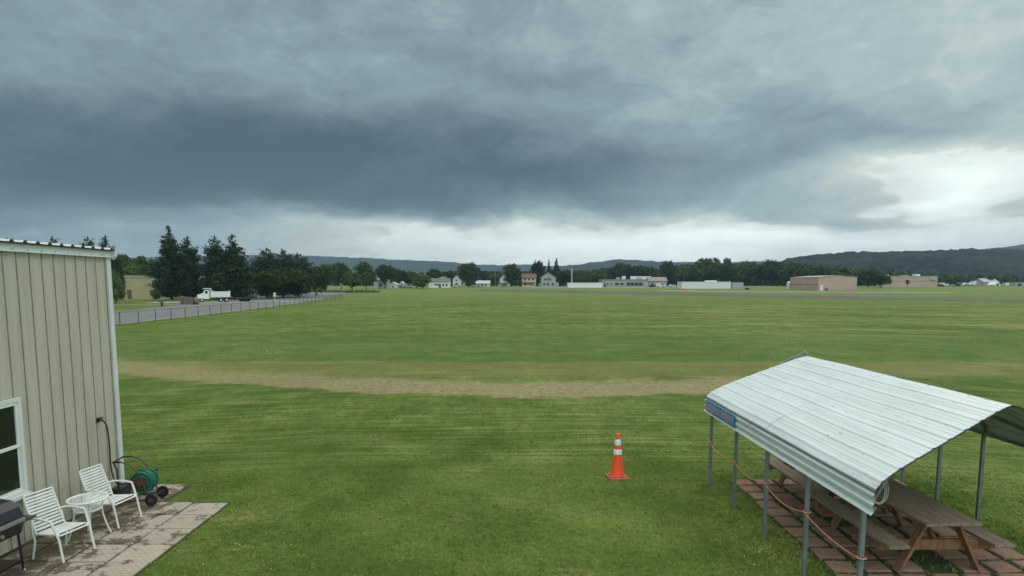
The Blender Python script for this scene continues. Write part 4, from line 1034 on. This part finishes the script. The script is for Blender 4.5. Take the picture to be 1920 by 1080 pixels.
house('brown_roofed_annex', 'pinkish brown roofed annex at the right end of the terminal', 'building', 1216, 1250, 350, 527, 520, HLGREY, mat('faded_brown_roof', (.25, .20, .19), .85), 12, 'x', wins=((.2, .45, 1., 1.3), (.42, .45, 1., 1.3), (.7, .45, 1., 1.3)), rz=R(-5))
house('pale_roofed_wing', 'pale gabled wing behind the terminal', 'building', 1190, 1222, 365, 524, 518.5, HLGREY, HLGREY, 10, 'x')
ls = house('long_white_shed', 'long white low shed with small raised roof vent before the wood', 'shed', 1278, 1370, 300, 529.5, 528.2, WHITE, WHITE, 8, 'flat')
MB().bb((1., 2, Z(528.2, 300)-ground_z(300)), (5.5, 6, Z(526, 300)-ground_z(300))).build('roof_vent', WHITE, ls); MB().bb((12.3, .4, -.3), (17.5, 8, Z(529.5, 300)-ground_z(300))).build('grey_bay', HGREY, ls)  # right-end bay is plain grey, set slightly back
# pinkish hangars
hg = house('aircraft_hangar', 'nearer pinkish tan hangar with shallow gable front', 'hangar', 1534, 1606, 262, 520, 516.8, PINK, mat('hangar_roof', (.30, .28, .26), .6), 27, 'y', door=(.085, 1.1, 2.4, WHITE), over=.15)
win_quad(hg, -5.9+1.4, -.03, .5, 1.3, 1., 'utility_box', mat('brown_box', (.17, .12, .10), .8))
MB().bb((-6.05-.1-1.75, 1., 2.4), (-6.05-1.74, 27, 2.6)).build('door_rail', mat('rail_brown', (.22, .13, .10), .8), hg)
f2 = house('far_hangar', 'farther pinkish hangar behind two saplings', 'hangar', 1656, 1757, 345, 520, 517.5, PINK, mat('grey_parapet', (.33, .31, .29), .7), 7, 'flat')
zz_ = Z(517.5, 345)-ground_z(345)
MB().bb((-13.4, -.05, zz_*.52), (13.4, -.001, zz_*.52+.2)).build('wall_band', MATS['rail_brown'], f2)
for u, ww, hh in ((-12, 2, .9), (-2.5, 3, .5), (4.4, 2.4, 1.05)): MB().bb((u, 3, zz_), (u+ww, 6, zz_+hh)).build('roof_unit', WHITE if hh > 1 else HLGREY, f2)
MB().bb((10.3, -.4, zz_*.62), (13.3, -.06, zz_*.95)).build('wall_sign', HLGREY, f2)
house('storage_tank_shed', 'small white rounded shed at the left end of the nearer hangar', 'shed', 1478, 1482, 290, 531, 528.5, WHITE, WHITE, 2, 'x', over=.05)
# right-edge yard
house('farmhouse', 'white farmhouse with grey roof among vehicles at the far right', 'house', 1844, 1872, 420, 529, 522.5, HLGREY, mat('pale_slate', (.34, .36, .36), .8), 10, 'x', wins=((.2, .4, 1.2, 1.3), (.5, .4, 1.2, 1.3), (.8, .4, 1.2, 1.3)))
house('white_gable_shed', 'bright white gabled shed right of the farmhouse', 'shed', 1864, 1876, 400, 534, 529, WHITE, WHITE, 6, 'y', door=(.5, 1.4, 1.4))
house('garage', 'low pale garage at the right frame edge', 'garage', 1904, 1922, 400, 531.5, 529.5, HLGREY, HLGREY, 7, 'flat', door=(.4, 2.4, 1.6))
house('small_barn', 'small pale gabled barn left of the farmhouse', 'shed', 1826, 1840, 410, 534, 527, HLGREY, MATS['light_roof'], 6, 'y', wins=((.5, .4, 1., 1.),))

# vehicles far off
def car(loc, rz, m, label, van=False, cat='car', group='vehicles parked beyond the airfield'):
    t = thing('parked_van' if van else 'parked_car', label, cat, loc, rz, group); L_ = 4.6; w_ = 1.8
    pr = [(-2.3, .35), (2.3, .35), (2.3, .75), (1.35, .95), (.7, 1.42), (-1.2, 1.45), (-2.1, .98), (-2.3, .9)] if not van else [(-2.5, .4), (2.5, .4), (2.5, 1.1), (1.9, 1.3), (1.4, 2.1), (-2.5, 2.15)]
    MB().extrude(pr, -w_/2, w_/2, lambda p, q, t_: Vector((p, t_, q))).build('body', m, t)
    gl = MB()
    for s_ in (-1, 1):
        q = [(1.2, .98), (.66, 1.36), (-1.15, 1.38), (-1.8, 1.0)] if not van else [(1.7, 1.3), (1.3, 1.95), (.2, 1.95), (.2, 1.3)]
        gl.poly([(a_, s_*(w_/2+.01), b_) for a_, b_ in q], [(0, 1, 2, 3)])
    gl.build('window', GLASS, t)
    for x_ in (-1.4, 1.45):
        for s_ in (-1, 1): MB().disc((x_, s_*.82, .33), (0, 1, 0), .33, .2, 14).build('wheel', RUBBER, t)
    return t
CW, CB, CR = mat('white_car_paint', (.65, .66, .66), .3), mat('black_car_paint', (.02, .02, .025), .3), mat('silver_car_paint', (.35, .36, .37), .3, .3)
for px, D, m, v, rz, lb in ((764, 312, CR, True, 0, 'silver van beside the tiny white-roofed shed'), (775, 314, CW, False, .3, 'white car left of the light green tree'),
        (857, 355, CW, False, 0, 'white car in front of the narrow pale house'), (1238, 335, CW, True, .1, 'white van parked before the terminal annex'),
        (1226, 336, CB, False, 0, 'black car left of the white van at the terminal annex'), (1262, 338, CW, False, .2, 'white car at the far right end of the terminal'),
        (1762, 360, CB, False, 0, 'dark car at the right corner of the far pink hangar'), (1768, 372, CW, True, .2, 'white van behind the dark car by the far hangar'),
        (1782, 375, CR, False, 0, 'silver car in the row beyond the far hangar'), (1793, 378, CB, False, 0, 'black car in the row beyond the far hangar'),
        (1800, 380, CW, False, .1, 'white car at the right end of the row beyond the far hangar'), (1884, 385, CW, True, 1.4, 'white box van right of the bright gabled shed'),
        (892, 345, CR, False, .2, 'silver car on the drive of the low white house')):
    car((X(px, D), D, ground_z(D)), rz, m, lb, v, 'van' if v else 'car')
# parked light aircraft
AP = thing('parked_airplane', 'small white airplane parked left of the small pale barn', 'airplane', (X(1815, 370), 370, ground_z(370)), R(12))
MB().tube([(-4, 0, 1.3), (-3.3, 0, 1.45), (-1.5, 0, 1.6), (.5, 0, 1.5), (3, 0, 1.45), (4.6, 0, 1.4)], .6, 10, .18).build('fuselage', WHITE, AP)
MB().box((-1.2, 0, 2.25), (1.5, 10.5, .14)).build('wing', WHITE, AP)
MB().extrude([(3.6, 1.4), (4.9, 1.4), (5., 3.1), (4.3, 3.1)], -.05, .05, lambda p, q, t_: Vector((p, t_, q))).build('tail_fin', WHITE, AP)
MB().box((4.3, 0, 1.5), (.9, 3.2, .08)).build('tailplane', WHITE, AP)
for q in ((-1.2, 1.1), (-1.2, -1.1), (-3.2, 0)): MB().disc((q[0], q[1], .25), (0, 1, 0), .25, .14, 12).build('wheel', RUBBER, AP)
for q in ((-1.2, 1.1), (-1.2, -1.1), (-3.2, 0)): MB().tube([(q[0], q[1], .25), (q[0], q[1]*.4, 1.2)], .05, 5).build('strut', STEEL, AP)
# airfield markers
def marker(px, D, label, m, s_=1.):
    t = thing('runway_marker', label, 'marker', (X(px, D), D, ground_z(D)))
    MB().bb((-.9*s_, -.2, .1), (.9*s_, .2, .9*s_)).build('panel', m, t)
    for q in (-.6, .6): MB().bb((q*s_-.05, -.05, -.05), (q*s_+.05, .05, .12)).build('leg', STEEL, t)
marker(1282, 262, 'low orange marker on the grass beside the runway', mat('marker_orange', (.65, .16, .05), .6))
marker(1401, 275, 'small black marker right of the orange marker on the runway edge', BLACK, 1.)
pole('field_stake', 'thin pale stake on the grass before the far right yard', 1775, 190, 549, HTAN, .06, False)

# ------------------------------------------------------------------ dump truck, trailer, crates by the road
DT = thing('dump_truck', 'white dump truck parked facing left before the pines', 'truck', (X(403, 131), 131, .07), R(30))
DT.scale = (.84, .84, .90)
TW = mat('truck_white', (.78, .80, .78), .3, var=.05)
# local: front towards -x, y across
MB().bb((-3.6, -.45, .6), (3.6, .45, .85)).build('chassis', BLACK, DT)
cb = MB(); cb.extrude([(-3.9, .75), (-1.3, .75), (-1.3, 2.75), (-2.3, 2.75), (-2.75, 1.95), (-3.85, 1.65)], -1.1, 1.1, lambda p, q, t_: Vector((p, t_, q))); cab = cb.build('cab', TW, DT)
g_ = MB(); g_.poly([(-2.72, -.95, 2.03), (-2.72, .95, 2.03), (-2.36, .95, 2.66), (-2.36, -.95, 2.66)], [(0, 1, 2, 3), (3, 2, 1, 0)])
for v in range(4): pass
for s_ in (-1, 1): g_.bb((-2.25, s_*1.1-.012, 1.95), (-1.65, s_*1.1+.012, 2.55))
g_.v = [(a-.03 if a < -2.3 else a, b_, c) for a, b_, c in g_.v]; g_.build('windshield', GLASS, cab)
MB().bb((-3.93, -.62, 1.02), (-3.86, .62, 1.5)).build('grille', BLACK, cab)
for s_ in (-1, 1): MB().bb((-3.94, s_*.85-.18, 1.05), (-3.87, s_*.85+.18, 1.3)).build('headlight', CHROME, cab)
MB().bb((-4.1, -1.15, .45), (-3.9, 1.15, .78)).build('bumper', TW, DT)
for s_ in (-1, 1): MB().bb((-3.6, s_*1.02-.12, .85), (-2.5, s_*1.02+.12, 1.15)).build('fender', TW, DT)
bd = MB(); bd.bb((-1.0, -1.2, 1.1), (3.3, 1.2, 1.25)); bd.bb((-1.0, -1.25, 1.25), (3.3, -1.17, 2.35)); bd.bb((-1.0, 1.17, 1.25), (3.3, 1.25, 2.35)); bd.bb((-1.05, -1.25, 1.1), (-.95, 1.25, 3.0)); bd.bb((3.25, -1.2, 1.2), (3.35, 1.2, 2.55))
for k in range(7): bd.bb((-.7+k*.62, -1.31, 1.15), (-.6+k*.62, -1.25, 2.35))
bd.bb((-1., -1.32, 2.28), (3.3, -1.25, 2.42))
bed = bd.build('dump_bed', TW, DT); MB().extrude([(-2.6, 3.0), (-.95, 2.98), (-.55, 2.4), (-.45, 2.4), (-.95, 3.14), (-2.6, 3.14)], -1.2, 1.2, lambda p, q, t_: Vector((p, t_, q))).build('cab_shield', TW, bed)
for x_ in (-2.95, 1.2, 2.5):
    for s_ in (-1, 1):
        wh = MB().disc((x_, s_*.98, .5), (0, 1, 0), .5, .3, 18).build('wheel', RUBBER, DT); MB().disc((x_, s_*1.03, .5), (0, 1, 0), .27, .26, 14).build('rim', HUB, wh)
MB().tube([(-1.15, -.9, .8), (-1.15, -.9, 3.1)], .07, 8).build('exhaust_pipe', CHROME, DT)
TR = thing('flatbed_trailer', 'low dark blue flatbed trailer behind the white dump truck', 'trailer', (X(450, 134), 134, .07), R(6))
MB().bb((-3.6, -1.1, .62), (3.2, 1.1, .85)).build('deck', NAVY, TR); MB().bb((1.6, -1.05, .85), (3.2, 1.05, 1.2)).build('ramp', NAVY, TR)
for x_ in (.4, 1.4):
    for s_ in (-1, 1): MB().disc((x_, s_*.95, .4), (0, 1, 0), .38, .25, 14).build('wheel', RUBBER, TR)
CR_ = thing('wooden_crate', 'big slatted wooden crate on the grass left of the dump truck', 'crate', (X(351.5, 116), 116, 0), R(6))
m_ = MB(); m_.bb((-.95, -.7, .1), (.95, .7, 1.35)); m_.build('panel', mat('grey_plywood', (.14, .115, .10), .9, var=.3), CR_)
m_ = MB()
for k in range(6): m_.bb((-1.0+k*.37, -.74, .05), (-.92+k*.37, -.70, 1.45))
m_.bb((-1., -.76, .05), (1., -.74, .15)); m_.bb((-1., -.76, 1.35), (1., -.74, 1.45)); m_.build('slat', mat('crate_slat', (.24, .19, .16), .9, var=.3), CR_)
SP_ = MB(); SP_.disc((0, 0, .62), (1, .25, 0), .62, .6, 18); o = SP_.build('hay_bale', mat('hay', (.20, .19, .10), 1., var=.4, vscale=8)); o.location = (X(369, 117), 117, 0); tag(o, 'round greenish bale between the slatted crate and the truck', 'bale')
MBX = thing('mailbox', 'dark post-mounted mailbox on the grass by the footpath', 'mailbox', (X(303, 108), 108, 0))
MB().bb((-.12, -.12, -.1), (.12, .12, .75)).build('post', BLACK, MBX); m_ = MB(); m_.extrude([(-.25, .7), (.25, .7), (.25, .95), (.15, 1.08), (-.15, 1.08), (-.25, .95)], -.5, .4, lambda p, q, t_: Vector((t_*.9, p, q))); m_.build('box', mat('dull_box', (.08, .085, .08), .7), MBX)
SG = thing('road_sign', 'small pale road sign beside the road under the roadside trees', 'sign', (X(515, 135), 135, 0))
MB().tube([(0, 0, -.1), (0, 0, 1.3)], .05, 6).build('post', HTAN, SG); MB().bb((-.28, -.03, 1.1), (.28, .03, 1.95)).build('sign_panel', mat('pale_yellow_sign', (.55, .55, .40), .6), SG)
SG2 = thing('road_sign', 'tiny grey sign where the road leaves past the last pine', 'sign', (X(580, 190), 190, ground_z(190)))
MB().tube([(0, 0, -.1), (0, 0, 2.2)], .06, 6).build('post', STEEL, SG2); MB().bb((-.3, -.03, 1.6), (.3, .03, 2.3)).build('sign_panel', HLGREY, SG2)
HE = MB(); random.seed(8)
V = []; F = []
for k in range(2500): rnd_quad(V, F, Vector((random.uniform(-14, 14), random.gauss(0, .6), abs(random.gauss(0, .35)))), .35, Vector((0, 0, 1)))
me = bpy.data.meshes.new('hedge'); me.from_pydata(V, [], F); me.materials.append(MATS['leaves_dark']); o = mesh_part('hedge', me, None); o.location = (X(640, 235), 235, ground_z(235)); tag(o, 'low dark hedge at the far end of the road', 'hedge')

# ------------------------------------------------------------------ grass tufts and clover close to the camera
def gn_scatter(name, polys, inst_me, m, dens, smin, smax, label, cat, fade=None):
    me = bpy.data.meshes.new(name); V = []; F = []
    for P in polys:
        F.append(tuple(range(len(V), len(V)+len(P)))); V += P
    me.from_pydata(V, [], F)
    o = bpy.data.objects.new(name, me); COL.objects.link(o)
    inst = bpy.data.objects.new(name+'_blade', inst_me)
    ng = bpy.data.node_groups.new(name, 'GeometryNodeTree')
    ng.interface.new_socket('Geometry', in_out='INPUT', socket_type='NodeSocketGeometry'); ng.interface.new_socket('Geometry', in_out='OUTPUT', socket_type='NodeSocketGeometry')
    N = ng.nodes; L = ng.links; gi = N.new('NodeGroupInput'); go = N.new('NodeGroupOutput')
    ds = N.new('GeometryNodeDistributePointsOnFaces'); ds.distribute_method = 'RANDOM'; ds.inputs['Density'].default_value = dens
    if fade:
        ps = N.new('GeometryNodeInputPosition'); sx_ = N.new('ShaderNodeSeparateXYZ'); mr = N.new('ShaderNodeMapRange'); mr.inputs[1].default_value = fade[0]; mr.inputs[2].default_value = fade[1]; mr.inputs[3].default_value = dens; mr.inputs[4].default_value = 0
        L.new(ps.outputs[0], sx_.inputs[0]); L.new(sx_.outputs[1], mr.inputs[0]); L.new(mr.outputs[0], ds.inputs['Density'])
    oi = N.new('GeometryNodeObjectInfo'); oi.inputs[0].default_value = inst
    ip = N.new('GeometryNodeInstanceOnPoints')
    rv = N.new('FunctionNodeRandomValue'); rv.data_type = 'FLOAT_VECTOR'; rv.inputs[0].default_value = (-.15, -.15, 0); rv.inputs[1].default_value = (.15, .15, 6.28)
    rs = N.new('FunctionNodeRandomValue'); rs.data_type = 'FLOAT'; rs.inputs[2].default_value = smin; rs.inputs[3].default_value = smax
    L.new(gi.outputs[0], ds.inputs[0]); L.new(ds.outputs[0], ip.inputs['Points']); L.new(oi.outputs['Geometry'], ip.inputs['Instance'])
    L.new(rv.outputs[0], ip.inputs['Rotation']); L.new(rs.outputs[1], ip.inputs['Scale']); L.new(ip.outputs[0], go.inputs[0])
    md = o.modifiers.new('scatter', 'NODES'); md.node_group = ng
    return tag(o, label, cat, kind='stuff')
BL = bpy.data.materials.new('grass_blades'); BL.use_nodes = True; g = G(BL.node_tree); b = g.n['Principled BSDF']
c_, h_ = grass_color(g); n = g.n.new('ShaderNodeMix'); n.data_type = 'RGBA'; n.blend_type = 'MULTIPLY'; n.inputs[0].default_value = 1.
g.put(n.inputs[6], c_); g.put(n.inputs[7], (2.1, 1.95, 1.7, 1)); g.l.new(n.outputs[2], b.inputs['Base Color']); b.inputs['Roughness'].default_value = .8; b.inputs['Specular IOR Level'].default_value = .2
def tuft(n, h, r, wd, seed):
    random.seed(seed); V = []; F = []
    for k in range(n):
        a = random.uniform(0, 6.28); d = random.uniform(0, r); lean = random.uniform(.1, .9); hh = h*random.uniform(.6, 1.2); a2_ = random.uniform(0, 6.28)
        bx, by = cos(a)*d, sin(a)*d; tx, ty = bx+cos(a2_)*lean*hh, by+sin(a2_)*lean*hh; sx, sy2 = -sin(a2_)*wd/2, cos(a2_)*wd/2
        o = len(V); V += [(bx-sx, by-sy2, 0), (bx+sx, by+sy2, 0), ((bx+tx)/2+sx*.7, (by+ty)/2+sy2*.7, hh*.6), ((bx+tx)/2-sx*.7, (by+ty)/2-sy2*.7, hh*.6), (tx, ty, hh)]
        F += [(o, o+1, o+2, o+3), (o+3, o+2, o+4)]
    me = bpy.data.meshes.new('tuft'); me.from_pydata(V, [], F); me.materials.append(BL); return me
z_ = .0
lawn1 = [[(-4.98, 7, z_), (4.3, 7, z_), (4.3, 12.6, z_), (-4.98, 12.6, z_)], [(-6.2, 11.1, z_), (-4.98, 11.1, z_), (-4.98, 12.6, z_), (-6.2, 12.6, z_)], [(-7.8, 12.1, z_), (-6.2, 12.1, z_), (-6.2, 12.6, z_), (-7.8, 12.6, z_)],
         [(7.3, 8, z_), (10, 8, z_), (10.5, 12.6, z_), (7.3, 12.6, z_)], [(-9.5, 12.6, z_), (10.5, 12.6, z_), (16, 21, z_), (-15, 21, z_)]]
gn_scatter('lawn_grass', lawn1, tuft(9, .036, .05, .007, 1), BL, 230, .5, 1.2, 'short green lawn grass between patio and carport', 'grass', (9., 20.5))
rough = [[(3.55, 6.9, 0), (4.35, 6.9, 0), (4.4, 12.6, 0), (3.5, 12.6, 0)], [(7.2, 7.5, 0), (8.1, 7.5, 0), (8.1, 12.7, 0), (7.2, 12.7, 0)], [(4.3, 12.2, 0), (7.3, 12.2, 0), (7.3, 12.7, 0), (4.3, 12.7, 0)]]
TALL = tuft(12, .10, .07, .010, 3)
gn_scatter('tall_grass', rough, TALL, BL, 85, .3, .78, 'longer unmown grass round the carport posts', 'grass')
pg = [[(4.3, 6.7, .01), (7.3, 6.7, .01), (7.3, 12.3, .01), (4.3, 12.3, .01)]]
gn_scatter('paving_weeds', pg, tuft(9, .055, .05, .009, 6), BL, 60, .4, 1.1, 'grass and weeds growing between the red pavers', 'weeds')
wp = [[(-5.10, 7, .0), (-4.93, 7, .0), (-4.93, 11.1, .0), (-5.08, 11.1, .0)], [(-6.3, 11.05, .0), (-6.12, 11.2, .0), (-6.08, 12.1, .0), (-6.25, 12.1, .0)], [(-7.22, 6.5, .012), (-7.0, 6.5, .012), (-7.0, 11.9, .012), (-7.22, 11.9, .012)], [(-5.69, 8, .012), (-5.63, 8, .012), (-5.63, 11.0, .012), (-5.69, 11.0, .012)], [(-6.30, 8, .012), (-6.24, 8, .012), (-6.24, 11.2, .012), (-6.30, 11.2, .012)], [(-6.3, 11.0, .012), (-5.0, 10.98, .012), (-5.0, 11.1, .012), (-6.3, 11.2, .012)]]
gn_scatter('patio_weeds', wp, tuft(8, .045, .05, .008, 7), BL, 110, .3, 1., 'small weeds in the joints of the patio slabs', 'weeds')
CLM = mat('clover_blossom', (.55, .56, .48), .8)
mb = MB(); mb.lathe([(0, .055), (.012, .052), (.016, .062), (.012, .074), (0, .077)], 6); oo = mb.build('tmp', CLM); clm = oo.data; bpy.data.objects.remove(oo)
cpoly = [[(7.6, 9, 0), (11, 9, 0), (13, 16, 0), (7.8, 15, 0)], [(-4.5, 8, 0), (-2.5, 8, 0), (-3, 10, 0), (-4.6, 10, 0)], [(3.2, 7.5, 0), (4.3, 7.5, 0), (4.3, 12, 0), (3.4, 12, 0)], [(2.3, 12.4, 0), (2.75, 12.4, 0), (2.75, 13.0, 0), (2.3, 13.0, 0)]]
gn_scatter('clover_flowers', cpoly, clm, CLM, 8, .3, .6, 'white clover blossoms dotted in the grass beyond the carport', 'flowers')

# ------------------------------------------------------------------ haze
hz = MB(); hz.bb((-5100, -200, -1.6), (5100, 5100, 300)); o = hz.build('haze', bpy.data.materials.new('haze')); tag(o, kind='stuff')
hm = o.data.materials[0]; hm.use_nodes = True; nt = hm.node_tree; nt.nodes.clear()
pv = nt.nodes.new('ShaderNodeVolumePrincipled'); pv.inputs['Color'].default_value = (.42, .58, .80, 1); pv.inputs['Density'].default_value = .00016; pv.inputs['Anisotropy'].default_value = .2
ou = nt.nodes.new('ShaderNodeOutputMaterial'); nt.links.new(pv.outputs[0], ou.inputs['Volume'])
